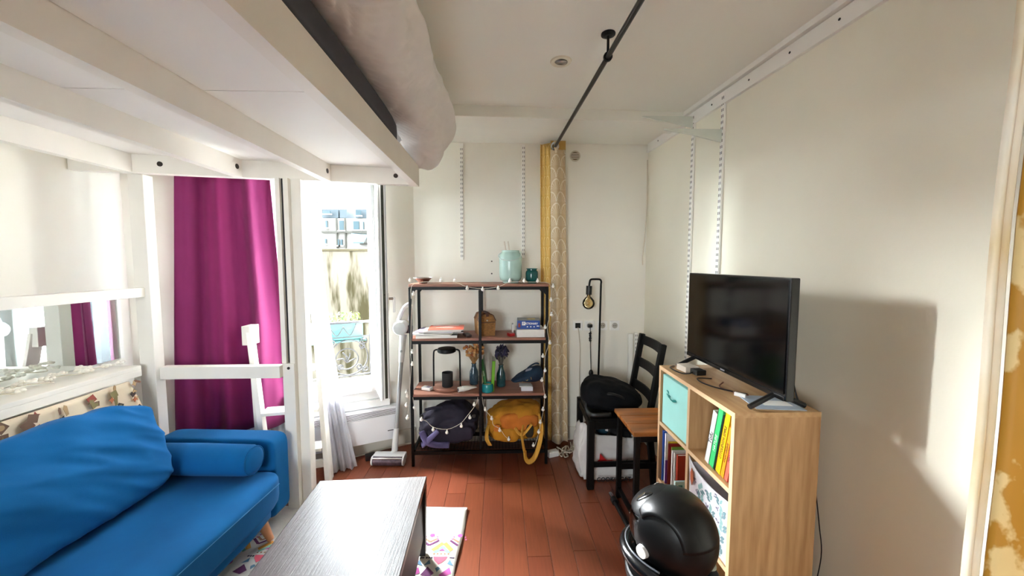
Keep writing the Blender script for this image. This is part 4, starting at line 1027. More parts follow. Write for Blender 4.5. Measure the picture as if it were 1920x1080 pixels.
def pouch():
    for k, (lb, x, y, z, w_, d_, h_, c) in enumerate((('small white box lying under the navy pouch', .205, 2.66, 0, .085, .06, .030, 'DDDCE6'), ('flat grey and white box on top of the small white box', .195, 2.665, .030, .09, .07, .008, 'C8C6C4'))):
        B(T((x, y, Zt[2] + z))).box((0, 0, h_ / 2), (w_, d_, h_), bev=.002).done('small_box', mat('smallbox_' + c, c, .5), label=lb, cat='box')
    M = T((.215, 2.73, Zt[2] + .085)) @ RZ(8) @ RY(-17)
    NV = mat('navy_cloth', '0E1A30', .8, var=.3, scale=8, col2='10324C')
    p_ = thing('navy_pouch', 'navy blue cloth pouch with gold letters resting on the small white box', 'pouch', M @ V((0, 0, -.05)))
    B(M).soft((0, 0, 0), (.25, .13, .085), n=20, p=2.6, disp=lambda x, d: V((x.x, x.y, x.z * (1.0 + .8 * d.x))) + d * .012 * nz((x.x * 14, x.y * 14, x.z * 14))).done('body', NV, p_, smooth=True)
    GO = mat('gold_print', 'B79A56', .5, .3)
    for k, ch in enumerate('MJGI'):
        txt(ch, .026, M @ T((-.085 + .032 * k, -.047 - .009 * k, -.004)) @ RX(62) @ RZ(-12), GO, p_)
    B(M @ T((.02, -.02, .046)) @ RX(20)).prism([(-.03, -.008), (.01, -.012), (.035, 0), (.015, .012), (-.02, .010)], 0, .002).done('pale_patch', mat('pale_patch', '9FA3B4', .7), p_)
    B(M).tube(smooth_path([(.02, .01, .05), (.05, .0, .065), (.09, 0, .068), (.11, .0, .055)], 5), .006, 8).done('loop', NV, p_, smooth=True)
pouch()

# --- bottom shelf: two bags
def bags():
    PB = mat('violet_black_canvas', '241F33', .85, var=.2, scale=6, bump=.1, bscale=250); PBL = mat('violet_strap', '5B527F', .75, var=.15)
    b0 = V((-.375, 2.735, Zt[3] + .145))
    g = thing('duffel_bag', 'dark violet canvas bag slumped on the bottom shelf', 'bag', b0 - V((0, 0, .135)))
    def d1(x, d):
        y = V(x); y.z += .03 * math.sin(x.x * 9 + 1) * (1 if d.z > 0 else 0) - .05 * max(0, d.z) * abs(d.x) ** 2
        return y + d * (.022 * nz((x.x * 9, x.y * 9, x.z * 12)) + .012 * nz((x.x * 22, x.y * 22, x.z * 26)))
    B().soft(b0, (.43, .27, .25), n=28, p=3.2, disp=d1).done('body', PB, g, smooth=True)
    B().soft(b0 + V((0.02, -.115, -.045)), (.33, .07, .13), n=14, p=3, disp=lambda x, d: x + d * .010 * nz((x.x * 15, x.y * 15, x.z * 15))).done('pocket', PB, g, smooth=True)
    B().tube(smooth_path([b0 + V((-.18, -.13, -.02)), b0 + V((-.14, -.165, -.075)), b0 + V((-.08, -.168, -.10)), b0 + V((.02, -.165, -.105))], 5), .028, 8, flat=.3).done('strap', PBL, g, smooth=True)
    B().tube(smooth_path([b0 + V((-.175, -.165, -.105)), b0 + V((-.13, -.17, -.07)), b0 + V((-.06, -.16, .0))], 5), .022, 8, flat=.3).done('strap', PBL, g, smooth=True)
    B().tube(smooth_path([b0 + V((-.17, -.06, .11)), b0 + V((-.08, -.08, .135)), b0 + V((.02, -.08, .125)), b0 + V((.12, -.07, .125))], 5), .012, 8, flat=.4).done('zip_flap', PB, g, smooth=True)
    for x_ in (-.19, .19): B().cyl(b0 + V((x_, -.075, .07)), b0 + V((x_, -.09, .07)), .014, n=12).done('buckle', BLACKP, g)
    YB_ = mat('mustard_canvas', 'C68A18', .85, var=.15, scale=6, bump=.1, bscale=250, col2='A86E12'); YS = mat('mustard_strap', 'CF9A3A', .75)
    OR_ = mat('orange_flap', 'C4701C', .8, var=.15)
    b1 = V((.115, 2.735, Zt[3] + .15))
    h = thing('messenger_bag', 'mustard yellow canvas bag with dangling strap on the bottom shelf', 'bag', b1 - V((0, 0, .14)))
    def d2(x, d):
        y = V(x); y.z += .03 * (d.x + .2) * max(0, d.z)
        return y + d * (.018 * nz((x.x * 9 + 4, x.y * 9, x.z * 12)) + .010 * nz((x.x * 22, x.y * 22, x.z * 26)))
    B().soft(b1, (.40, .26, .25), n=28, p=3.4, disp=d2).done('body', YB_, h, smooth=True)
    B().soft(b1 + V((.03, -.105, .03)), (.28, .08, .12), n=16, p=3, disp=lambda x, d: x + d * .012 * nz((x.x * 15, x.y * 15, x.z * 15))).done('flap', OR_, h, smooth=True)
    B().soft(b1 + V((-.06, -.12, -.06)), (.20, .07, .10), n=12, p=3, disp=lambda x, d: x + d * .012 * nz((x.x * 15, x.y * 15, x.z * 15))).done('pocket', YB_, h, smooth=True)
    B().soft(b1 + V((.105, -.135, -.03)), (.06, .03, .10), n=10, p=3).done('dark_opening', mat('dark_lining', '2A2416', .9), h, smooth=True)
    def strap(pts, w_, fl=.18): B().tube(smooth_path([b1 + V(q) for q in pts], 6), w_, 8, flat=fl).done('strap', YS, h, smooth=True)
    strap([(-.18, -.02, .0), (-.20, -.11, -.02), (-.203, -.165, -.07), (-.18, -.165, -.12)], .022)
    strap([(.17, -.08, .07), (.19, -.15, .0), (.175, -.178, -.10), (.14, -.185, -.20), (.10, -.185, -.235), (.075, -.183, -.21), (.07, -.18, -.16)], .020)
    strap([(.06, -.15, .02), (.05, -.165, -.05), (.06, -.175, -.13), (.075, -.18, -.19)], .014)
    strap([(.0, -.15, .0), (.05, -.155, -.05), (.12, -.16, .03)], .013)
    B().box(b1 + V((-.13, -.15, .0)), (.04, .012, .05), RY(12), bev=.004).done('buckle', OR_, h)
bags()

# ================================================================== STRING LIGHTS on the shelf unit
def string_lights():
    s = thing('string_lights', 'string of little white globe lights draped around the black shelf unit', 'string lights', (0, 2.57, Zt[0]))
    yf = 2.572
    runs = [[(771, 560), (772, 536), (790, 529), (827, 529), (853, 529), (876, 538), (905, 541), (934, 538), (956, 529), (983, 529), (1008, 529), (1029, 531), (1033, 545), (1032, 563), (1031, 590), (1026, 614), (1029, 643), (1022, 668), (1021, 695), (1018, 713), (1021, 744), (1019, 768), (1014, 792), (1010, 812), (1003, 835)],
            [(773, 551), (771, 600), (770, 660), (771, 683), (768, 736), (766, 743), (767, 760), (764, 784)],
            [(774, 745), (777, 763), (786, 783), (800, 790), (812, 801), (838, 805), (862, 795), (876, 780), (893, 757), (896, 745)],
            [(904, 745), (908, 765), (922, 784), (925, 797), (937, 804), (947, 818), (954, 823)]]
    bulbs = [(769, 526), (827, 526), (853, 526), (876, 541), (905, 543), (934, 541), (956, 527), (983, 527), (1008, 527), (1037, 537), (1033, 563), (1034, 590), (1022, 614), (1031, 643), (1018, 668), (1022, 695), (1016, 713), (1022, 744), (1018, 768), (1013, 792), (1010, 810), (1000, 835),
             (775, 551), (773, 660), (773, 683), (762, 736), (764, 743), (762, 760), (777, 764), (764, 784), (790, 787), (812, 806), (838, 811), (865, 799), (881, 783), (889, 759), (910, 768), (922, 785), (937, 807), (954, 824)]
    def P(x, y):
        p = atY(x, y, yf); 
        if 530 > y > 515: p = atY(x, y, 2.598); p.z = max(p.z, Zt[0] + .013)
        if y > 775 and 780 < x < 960: p = atY(x, y, 2.562)
        return p
    for r_ in runs: B().tube(smooth_path([P(*q) for q in r_], 3), .0016, 5).done('wire', WIREW, s)
    first = None
    for q in bulbs:
        p = P(*q)
        if first is None:
            first = B(T(p)).sph((0, 0, 0), .0115, 12).done('bulb', BULBW, s, smooth=True)
            first.location = p - s.location
            for v in first.data.vertices: v.co -= p - s.location
            cap = B(T(p)).cyl((0, 0, .009), (0, 0, .020), .005, n=8).done('cap', PVC, first)
            for v in cap.data.vertices: v.co -= p - s.location
        else:
            o = put(first, s, p); c = cap.copy(); COL.objects.link(c); c.parent = o
string_lights()

# ================================================================== WALL FITTINGS
def upright(lb, a, b_, face, grp):
    """slotted upright from a to b_ (world), face = normal"""
    a, b_ = V(a), V(b_); u = thing('slotted_upright', lb, 'shelf rail', a, grp)
    z = (b_ - a).normalized(); n = V(face).normalized(); x = n.cross(z); L_ = (b_ - a).length
    M = Matrix(((x.x, n.x, z.x, a.x), (x.y, n.y, z.y, a.y), (x.z, n.z, z.z, a.z), (0, 0, 0, 1)))
    B(M).box((0, .007, L_ / 2), (.026, .014, L_), bev=.002, seg=1).done('channel', WHITE, u)
    k = 0; zz = .03; proto = None
    while zz < L_ - .02:
        for sx in (-.006, .006):
            q = M @ V((sx, .0145, zz))
            if proto is None:
                proto = B(M).box((sx, .0145, zz), (.0042, .001, .015)).done('slot', mat('slot_grey', '6B6A66', .7), u)
                for v in proto.data.vertices: v.co -= q - u.location
                proto.location = q - u.location
            else: put(proto, u, q)
        zz += .033
    return u
upright('white slotted shelf upright above the magazines on the back wall', (-.29, YB, 1.485), (-.286, YB, 2.385), (0, -1, 0), 'slotted uprights on the wall')
upright('white slotted shelf upright behind the aqua lantern', (.197, YB, 1.50), (.197, YB, 2.385), (0, -1, 0), 'slotted uprights on the wall')
nr = V((-1, -.062, 0)).normalized()
for (y, lb, zb) in ((2.33, 'white slotted upright on the right wall nearer the corner', 2.335), (2.05, 'white slotted upright on the right wall behind the television', 2.16)):
    upright(lb, (xr(y) - .001, y, .75), (xr(y) - .001, y, 2.385), nr, 'slotted uprights on the wall')
    b = B(T((xr(y) - .016, y, zb)))
    XZ = Matrix(((1, 0, 0, 0), (0, 0, 1, 0), (0, 1, 0, 0), (0, 0, 0, 1)))
    b.prism([(0, .035), (-.32, .035), (-.322, .026), (-.18, .005), (0, -.035)], -.004, .004, XZ)
    b.done('shelf_bracket', mat('pale_grey_bracket', 'DADFD6', .4), label='pale grey tapered shelf bracket, the one ' + ('nearer the corner' if zb > 2.2 else 'above the television'), cat='bracket', group='shelf brackets on the right wall')
# two spare uprights leaning in the corner behind the chair
upright('spare white slotted upright leaning in the corner behind the chair', (1.125, YB - .045, .02), (1.110, YB - .03, .90), (0, -1, 0), 'slotted uprights leaning in the corner')
B().box((1.065, YB - .04, .45), (.035, .03, .88), bev=.004).done('white_batten', WHITE, label='plain white batten leaning in the corner behind the chair', cat='batten')
vt = thing('air_vent', 'small round white air vent high on the back wall', 'vent', (.604, YB, 2.27))
B(T((.604, YB, 2.30)) @ RX(90)).lathe((0, 0, 0), [(.032, 0), (.042, .002), (.042, .008), (.034, .010), (.032, .006), (.032, 0)], 32).done('ring', mat('vent_cream', 'D8D0BE', .5), vt, smooth='auto')
B(T((.604, YB - .001, 2.30)) @ RX(90)).lathe((0, 0, 0), [(0, 0), (.033, 0), (.033, .001), (0, .001)], 28).done('backing', mat('vent_brown', '8C7A62', .8), vt)
for k in range(4):
    z = 2.282 + .012 * k; w_ = 2 * math.sqrt(max(.0001, .031 ** 2 - (z - 2.30) ** 2))
    B(T((.604, YB - .005, z)) @ RY(0)).box((0, 0, 0), (w_, .006, .006)).done('slat', mat('vent_cream', 'D8D0BE', .5), vt)
# loose cable in the corner
B().tube(smooth_path([atY(1214, 300, YB - .012), atY(1213, 380, YB - .012), atY(1209, 440, YB - .015), atY(1205, 480, YB - .02), atY(1205, 497, YB - .02)], 6), .004, 6).done('loose_cable', WIREW, smooth=True, label='loose white cable end hanging in the corner of the room', cat='cable')
# wall plugs
for k, (px, py) in enumerate(((922, 490), (922, 513), (921, 541))):
    p = atY(px, py, YB); B().cyl((p.x, YB - .002, p.z), (p.x, YB + .004, p.z), .006, n=10).done('wall_plug', mat('grey_plug', '55524E', .7), label='grey wall plug in the back wall above the shelf unit, number %s downwards' % ('one', 'two', 'three')[k], cat='wall plug', group='wall plugs')
# sockets
def socket(px, py, lb, typ):
    p = atY(px, py, YB); p.y = YB
    s = thing('wall_socket', lb, 'socket', p + V((0, 0, -.04)), 'sockets on the back wall')
    B(T(p)).box((0, -.005, 0), (.078, .010, .078), bev=.003).done('plate', PVC, s)
    if typ in ('open', 'plug'):
        B(T(p + V((0, -.0105, 0))) @ RX(90)).lathe((0, 0, 0), [(.0, -.0), (.019, -.0), (.021, .002), (.023, .002), (.023, -.002)], 24).done('well', mat('socket_grey', 'BFBBB2', .5), s, smooth='auto')
        if typ == 'open':
            for dx in (-.008, .008): B(T(p + V((dx, -.012, -.001))) @ RX(90)).lathe((0, 0, 0), [(0, .0), (.0032, .0)], 10).done('hole', DARKSLOT, s)
            B(T(p + V((0, -.012, .009))) @ RX(90)).lathe((0, 0, 0), [(0, .004), (.003, .004), (.003, 0)], 10).done('earth_pin', STEEL, s)
        else: B(T(p)).box((0, -.022, 0), (.036, .03, .026), bev=.007).done('plug', BLACKP if px > 900 else PVC, s)
    else: B(T(p)).box((0, -.0105, 0), (.042, .004, .042)).done('insert', BLACKP, s)
    return p
p1 = socket(1083, 610, 'square white outlet with a black data insert', 'data')
p2 = socket(1105, 610, 'white wall socket with the floor lamp plug in it', 'plug')
socket(1129, 610, 'empty white wall socket half behind the floor lamp pole', 'open')
socket(1152, 610, 'empty white wall socket nearest the corner', 'open')
p5 = socket(833, 772, 'white wall socket with a white plug behind the shelf unit', 'plug')
B().tube(smooth_path([p1 + V((0, -.012, -.015)), p1 + V((.008, -.014, -.06)), p1 + V((.02, -.012, -.2)), p1 + V((.018, -.014, -.45)), p1 + V((.02, -.03, -.80)), p1 + V((.02, -.06, -.94))], 6), .003, 6).done('data_cable', mat('cream_wire', 'CFC4B2', .5), smooth=True, label='thin cream cable running down from the data outlet', cat='cable')

# ================================================================== FLOOR LAMP
def lamp():
    b0 = V((.775, 2.80, 0))
    l = thing('floor_lamp', 'thin black floor lamp with a hooked top and bare amber bulb', 'floor lamp', b0)
    B().lathe(b0, [(0, 0), (.11, 0), (.115, .006), (.11, .016), (.02, .02), (0, .02)], 32).done('base', BLACKM, l, smooth='auto')
    top = V((.785, 2.80, 1.33)); e = V((.692, 2.80, 1.28))
    B().tube([b0 + V((-.008, 0, .015)), V((.783, 2.80, 1.30))] + smooth_path([V((.785, 2.80, 1.315)), V((.775, 2.80, 1.333)), V((.735, 2.80, 1.336)), V((.705, 2.80, 1.333)), V((.696, 2.80, 1.315)), e], 5), .0075, 10).done('pole', BLACKM, l, smooth=True)
    B().cyl(e + V((0, 0, .005)), e + V((-.002, 0, -.062)), .0225, n=20).done('lamp_holder', BLACKP, l, smooth='auto')
    c = e + V((-.003, 0, -.128))
    AG = thin_glass('amber_glass', 'F8EED2')
    bl = B().lathe(c, [(.013, .066), (.014, .052), (.026, .042), (.042, .022), (.0475, 0), (.043, -.022), (.03, -.038), (.012, -.047), (0, -.048)], 32).done('bulb', AG, l, smooth=True)
    B().tube([c + V((.012 * math.cos(a * 3), .012 * math.sin(a * 3), -.016 + .006 * a)) for a in [k * .3 for k in range(24)]], .0014, 5).done('filament', mat('filament_gold', 'D8A24A', .3, .6), bl)
    B().cyl(c + V((0, 0, .07)), c + V((0, 0, .02)), .006, .003, n=10).done('filament_stem', mat('bulb_stem', 'E8D9B4', .2, trans=.5), bl)
    c_ = B().tube(smooth_path([p2 + V((0, -.03, -.01)), p2 + V((.002, -.03, -.06)), p2 + V((.004, -.03, -.18)), p2 + V((.008, -.035, -.30)), p2 + V((.009, -.04, -.40)), p2 + V((.01, -.05, -.52)), V((.76, 2.85, .02))], 6), .003, 6).done('cord', BLACKP, l, smooth=True)
    q = p2 + V((0, -.032, -.10))
    B().tube(smooth_path([q + V((.010 * math.sin(k * 2.4), -.006 * math.cos(k * 1.7), .045 - .0048 * k + .012 * (k % 2))) for k in range(18)], 3), .0035, 6).done('cord_bundle', BLACKP, c_, smooth=True)
    B().sph(p2 + V((.009, -.04, -.385)), .02, 14, (.95, .6, 1.5)).done('foot_switch', BLACKP, c_, smooth=True)
lamp()

# ================================================================== CHAIR, BAG, STOOL, TOTE
def chair():
    c = thing('ladder_back_chair', 'black wooden ladder-back chair standing in the corner', 'chair', (.80, 2.48, 0))
    def beam(a, b_, w_, d_, nm, ref=V((1, 0, 0))):
        a, b_ = V(a), V(b_); z = (b_ - a); L_ = z.length; z.normalize(); x = (ref - z * ref.dot(z)).normalized(); y = z.cross(x); m_ = (a + b_) / 2
        M = Matrix(((x.x, y.x, z.x, m_.x), (x.y, y.y, z.y, m_.y), (x.z, y.z, z.z, m_.z), (0, 0, 0, 1)))
        return B(M).box((0, 0, 0), (w_, d_, L_), bev=.004, seg=1).done(nm, BLACKW, c)
    FN, FF = V((.588, 2.285, 0)), V((.608, 2.69, 0)); BN, BF = V((.965, 2.295, 0)), V((.975, 2.665, 0))
    lean = V((.085, 0, .50))
    for p in (FN, FF): beam(p, p + V((0, 0, .455)), .042, .042, 'front_leg')
    for p in (BN, BF):
        beam(p + V((.05, 0, 0)), p + V((0, 0, .45)), .04, .035, 'back_leg'); beam(p + V((0, 0, .44)), p + lean + V((0, 0, .44)), .038, .034, 'back_post')
    beam(FN + V((0, 0, .42)), FF + V((0, 0, .42)), .022, .05, 'seat_rail'); beam(BN + V((0, 0, .42)), BF + V((0, 0, .42)), .022, .05, 'seat_rail')
    beam(FN + V((0, 0, .42)), BN + V((0, 0, .42)), .05, .02, 'seat_rail', V((0, 0, 1))); beam(FF + V((0, 0, .42)), BF + V((0, 0, .42)), .05, .02, 'seat_rail', V((0, 0, 1)))
    b = B(); b.prism([(FN.x, FN.y), (BN.x, BN.y), (BF.x, BF.y), (FF.x, FF.y)], .445, .46); b.done('seat', BLACKW, c)
    for f in (.92, .60, .27):                       # curved back slats
        a, b_ = BN + V((0, 0, .44)) + lean * f, BF + V((0, 0, .44)) + lean * f; h_ = .062
        def fn(u, v): 
            p = a.lerp(b_, u) + V((.022 * math.sin(math.pi * u), 0, (v - .5) * h_)) + lean.normalized() * 0
            p.x += (v - .5) * h_ * .17
            return p
        B().grid(fn, 12, 2).done('back_slat', BLACKW, c, solid=.014)
    beam(FN + V((0, 0, .16)), BN + V((.03, 0, .16)), .035, .018, 'stretcher', V((0, 0, 1))); beam(FF + V((0, 0, .16)), BF + V((.03, 0, .16)), .035, .018, 'stretcher', V((0, 0, 1)))
chair()
def black_bag():
    NB = mat('black_nylon', '030406', .8, var=.4, scale=5, col2='050910', spec=.2, bump=.1, bscale=120)
    c = V((.775, 2.48, .554)); g = thing('black_bag', 'slouched black nylon bag lying on the chair seat', 'bag', c - V((0, 0, .085)))
    def d(x, q):
        y = V(x)
        if q.z > 0: y.z *= (1.15 - .30 * q.x - .45 * max(0, q.x) ** 2)
        return y + q * (.014 * nz((x.x * 8, x.y * 8, x.z * 9)) + .008 * nz((x.x * 18, x.y * 18, x.z * 20)))
    B().soft(c, (.40, .36, .17), n=26, p=2.8, disp=d).done('body', NB, g, smooth=True)
    B().tube(smooth_path([c + V((-.12, -.14, .05)), c + V((-.04, -.17, .06)), c + V((.06, -.165, .02)), c + V((.14, -.14, -.02))], 5), .010, 8, flat=.4).done('zip', BLACKP, g, smooth=True)
    B().tube(smooth_path([c + V((-.185, -.06, -.01)), c + V((-.2, -.12, -.06)), c + V((-.17, -.17, -.075)), c + V((-.05, -.18, -.07))], 5), .016, 8, flat=.3).done('strap', BLACKP, g, smooth=True)
black_bag()
def stool():
    H_ = .56; x0, x1, y0, y1 = .715, 1.06, 1.88, 2.215
    AC = mat('worn_acacia', 'B06E34', .3, scale=4, stretch=(1, 6, 6), col2='6E4020', spec=.5, bump=.05)
    s = thing('side_table', 'small side table with worn brown wooden top and black legs beside the cube shelf', 'side table', ((x0 + x1) / 2, (y0 + y1) / 2, 0))
    n = 3
    for k in range(n):
        ya = y0 + (y1 - y0) * k / n; B().box(((x0 + x1) / 2, ya + (y1 - y0) / n / 2, H_ - .012), (x1 - x0, (y1 - y0) / n - .001, .024), bev=.003, seg=1).done('top_board', AC, s)
    for x in (x0 + .03, x1 - .03):
        for y in (y0 + .03, y1 - .02): B().box((x, y, (H_ - .024) / 2), (.028, .028, H_ - .024), bev=.002, seg=1).done('leg', BLACKM, s)
    for y in (y0 + .03, y1 - .02):
        for z in (.20, H_ - .045): B().box(((x0 + x1) / 2, y, z), (x1 - x0 - .09, .02, .035)).done('rail', BLACKM, s)
    for x in (x0 + .03, x1 - .03): B().box((x, (y0 + y1) / 2, .06), (.02, y1 - y0 - .08, .02)).done('rail', BLACKM, s)
stool()
def tote():
    TW_ = mat('white_cotton_canvas', 'DEDCDA', .85, var=.04, scale=12, bump=.1, bscale=200)
    x0, x1, y0, y1 = .605, .93, 2.36, 2.60
    c = V((.745, 2.48, 0)); t = thing('tote_bag', 'full white canvas tote bag printed with a red and black motif under the chair', 'bag', c)
    # open sack: walls as one sheet of cloth
    def side(u, v):
        a = 6.2832 * u; ca, sa = math.cos(a), math.sin(a); k = 2.0 / 5
        ex = math.copysign(abs(ca) ** k, ca); ey = math.copysign(abs(sa) ** k, sa)
        bulge = 1 + .10 * math.sin(v * 2.6) - .12 * v
        z = .012 + (.325 + .05 * math.sin(a * 2 + .6)) * v
        r = .018 * nz((ca * 3, sa * 3, v * 4)) + .010 * nz((ca * 8, sa * 8, v * 9))
        return (c.x - .005 + ex * (.195 * bulge + r), c.y + ey * (.115 * bulge + r), z)
    B().grid(side, 64, 20).done('sack', TW_, t, smooth=True, solid=.004)
    B().prism([(c.x - .13, c.y - .09), (c.x + .13, c.y - .09), (c.x + .13, c.y + .09), (c.x - .13, c.y + .09)], .006, .014).done('bottom', TW_, t)
    for y, dx in ((c.y - .085, -.06), (c.y + .10, -.02)):
        B().tube(smooth_path([V((c.x + dx - .045, y, .33)), V((c.x + dx - .035, y + .01, .40)), V((c.x + dx, y + .02, .425)), V((c.x + dx + .03, y + .01, .40)), V((c.x + dx + .04, y, .33))], 6), .013, 8, flat=.25).done('handle', TW_, t, smooth=True)
    RED = mat('print_scarlet', 'C8141A', .7); BK = mat('print_black', '141216', .7)
    def front(px, py): 
        return atY(px, py, 2.325)
    def dec(pts, m_, nm):
        b = B(); vs = [b.bm.verts.new(front(*q)) for q in pts]; b.bm.faces.new(vs); b.done(nm, m_, t, solid=.002)
    dec([(1119, 866), (1124, 861), (1125, 850), (1132, 858), (1138, 863), (1146, 863), (1160, 866), (1160, 872), (1146, 872), (1132, 872), (1122, 870)], RED, 'red_print')
    dec([(1163, 872), (1170, 867), (1177, 861), (1173, 868), (1171, 873)], BK, 'black_print')
    m_ = (front(1114, 905) + front(1190, 900)) / 2
    txt('COOKIE CAT', .040, T(V((.755, 2.316, front(1145, 902).z + .016))) @ RX(90), BK, t, xs=.95, bold=.001)
    # what is inside
    B().soft(V((.715, 2.485, .32)), (.085, .09, .10), n=10, p=2.5, disp=lambda x, d: x + d * .01 * nz(x * 20)).done('blue_bundle', mat('petrol_cloth', '14485C', .8, var=.3, scale=30), smooth=True, label='crumpled petrol blue bundle inside the tote bag', cat='cloth')
    B().soft(V((.625, 2.50, .30)), (.07, .10, .09), n=10, p=2.5, disp=lambda x, d: x + d * .01 * nz(x * 20)).done('red_bundle', mat('dull_red_cloth', '7A3A34', .8, var=.2), smooth=True, label='dull red bundle at the side of the tote bag', cat='cloth')
    B().soft(V((.845, 2.47, .28)), (.13, .14, .08), n=10, p=2.5, disp=lambda x, d: x + d * .01 * nz(x * 20)).done('dark_bundle', mat('dark_cloth', '1D1B1E', .9), smooth=True, label='dark cloth bundle filling the tote bag', cat='cloth')
tote()

# power strip and a tangle of cables by the curtain
ps = thing('power_strip', 'white power adapter lying on the floor beside the shelf unit leg', 'power strip', (.41, 2.72, 0))
B(T((.405, 2.70, .02)) @ RZ(20)).box((0, 0, 0), (.085, .05, .04), bev=.005).done('case', PVC, ps)
B(T((.405, 2.70, .041)) @ RZ(20)).box((0, 0, 0), (.06, .03, .002)).done('label_plate', PAPER, ps)
CAB = mat('cream_cable', 'DCD3C2', .5)
rr = random.Random(11)
for k in range(5):
    pts = [V((.452, 2.70 + .008 * k, .006 + .010 * k))]
    for j in range(7): pts.append(V((.462 + .013 * j + rr.uniform(-.02, .02), 2.72 + rr.uniform(-.07, .075), .006 + .010 * k)))
    pts.append(V((.563, 2.765 + .012 * k, .006 + .010 * k)))
    B().tube(smooth_path(pts, 5), .004, 6).done('tangled_cable', CAB, smooth=True, label='cream flex in the tangle of cables on the floor by the curtain', cat='cable', group='tangled cables by the curtain')
mb = thing('multi_socket', 'cream multi-socket block on the floor between the curtain and the tote bag', 'power strip', (.605, 2.79, 0))
B(T((.605, 2.79, .025)) @ RZ(-15)).box((0, 0, 0), (.055, .10, .045), bev=.004).done('block', mat('cream_plastic', 'D9CFB6', .5), mb)
for k in range(2): B(T((.599 + .012 * k, 2.767 + .045 * k, .0475)) @ RZ(-15)).cyl((0, 0, 0), (0, 0, .004), .016, n=16).done('outlet', mat('socket_grey', 'BFBBB2'), mb)
# white cable along the window baseboard
B().tube(smooth_path([wp(.60, .04, .01), wp(.45, .05, .012), wp(.25, .045, .02), wp(.06, .05, .025), V((-.60, 2.93, .02)), V((-.40, 2.935, .01))], 6), .005, 6).done('floor_cable', CAB, smooth=True, label='white cable running along the baseboard below the convector', cat='cable')
B(T((-.96, 2.70, .02)) @ RZ(25)).box((0, 0, 0), (.07, .05, .04), bev=.006).done('black_adapter', BLACKP, label='small black adapter on the floor behind the vacuum head', cat='adapter')

# ================================================================== CUBE SHELF and what is in it
CX0, CX1, CY0, CY1, CH = .834, 1.148, 1.243, 1.858, .93
ROW = [0, .018, .317, .335, .622, .640, CH]       # board faces
def cube_shelf():
    s = thing('cube_shelf', 'oak-coloured cube shelf with six compartments against the right wall', 'shelf', ((CX0 + CX1) / 2, (CY0 + CY1) / 2, 0))
    cx, w_ = (CX0 + CX1) / 2, CX1 - CX0; th = .018; yd = 1.562
    for y in (CY0 + th / 2, CY1 - th / 2): B().box((cx, y, (CH - th) / 2), (w_, th, CH - th)).done('side_panel', OAK, s)
    OAKT = mat('oak_laminate_top', 'BD996C', .45, scale=5, stretch=(9, .8, 9), col2='A47C50')
    B().box((cx, (CY0 + CY1) / 2, CH - th / 2), (w_, CY1 - CY0, th)).done('top_panel', OAKT, s)
    for z in (.009, .326, .631): B().box((cx, (CY0 + CY1) / 2, z), (w_ - .004, CY1 - CY0 - 2 * th, th)).done('shelf_board', OAKT, s)
    for z0, z1 in ((.018, .317), (.335, .622), (.640, CH - th)): B().box((cx, yd, (z0 + z1) / 2), (w_ - .004, th, z1 - z0)).done('divider', OAK, s)
    for ya, yb in ((CY0 + th, yd - th / 2), (yd + th / 2, CY1 - th)):
        for z0, z1 in ((.018, .317), (.335, .622), (.640, CH - th)): B().box((CX1 - .004, (ya + yb) / 2, (z0 + z1) / 2), (.005, yb - ya, z1 - z0)).done('back_panel', OAK, s)
    # pale edge banding on the front
    for y in (CY0 + th / 2, CY1 - th / 2): B().box((CX0 - .0006, y, CH / 2), (.0012, th, CH)).done('edge_band', OAKE, s)
    B().box((CX0 - .0006, (CY0 + CY1) / 2, CH - th / 2), (.0012, CY1 - CY0 - 2 * th, th)).done('edge_band', OAKE, s)
    for z in (.009, .326, .631): B().box((CX0 + .0014, (CY0 + CY1) / 2, z), (.0012, CY1 - CY0 - 2 * th, th)).done('edge_band', OAKE, s)
    for z0, z1 in ((.018, .317), (.335, .622), (.640, CH - th)): B().box((CX0 + .0014, yd, (z0 + z1) / 2), (.0012, th, z1 - z0)).done('edge_band', OAKE, s)
    return yd
YD = cube_shelf()
def mint_box():
    y0, y1, z0, z1 = YD + .016, CY1 - .024, .6415, .893
    b_ = thing('fabric_box', 'mint green fabric storage box with a ribbon pull in the cube shelf', 'storage box', (.98, (y0 + y1) / 2, z0))
    B().box((.985, (y0 + y1) / 2, (z0 + z1) / 2), (.285, y1 - y0, z1 - z0), bev=.004).done('body', MINT, b_)
    ym, zm = (y0 + y1) / 2 + .01, z0 + .165
    rb = B().tube(smooth_path([V((.84, ym + .035, zm + .0)), V((.828, ym + .02, zm + .004)), V((.826, ym - .02, zm - .004)), V((.838, ym - .035, zm - .0))], 5), .009, 8, flat=.3).done('ribbon_pull', TEALR, b_, smooth=True)
    for dz in (.012, -.006): B().prism([(ym + .045, zm + dz - .006), (ym + .065, zm + dz + .008), (ym + .05, zm + dz + .006)], .838, .842, Matrix(((0, 0, 1, 0), (1, 0, 0, 0), (0, 1, 0, 0), (0, 0, 0, 1)))).done('ribbon_tail', TEALR, rb)
mint_box()
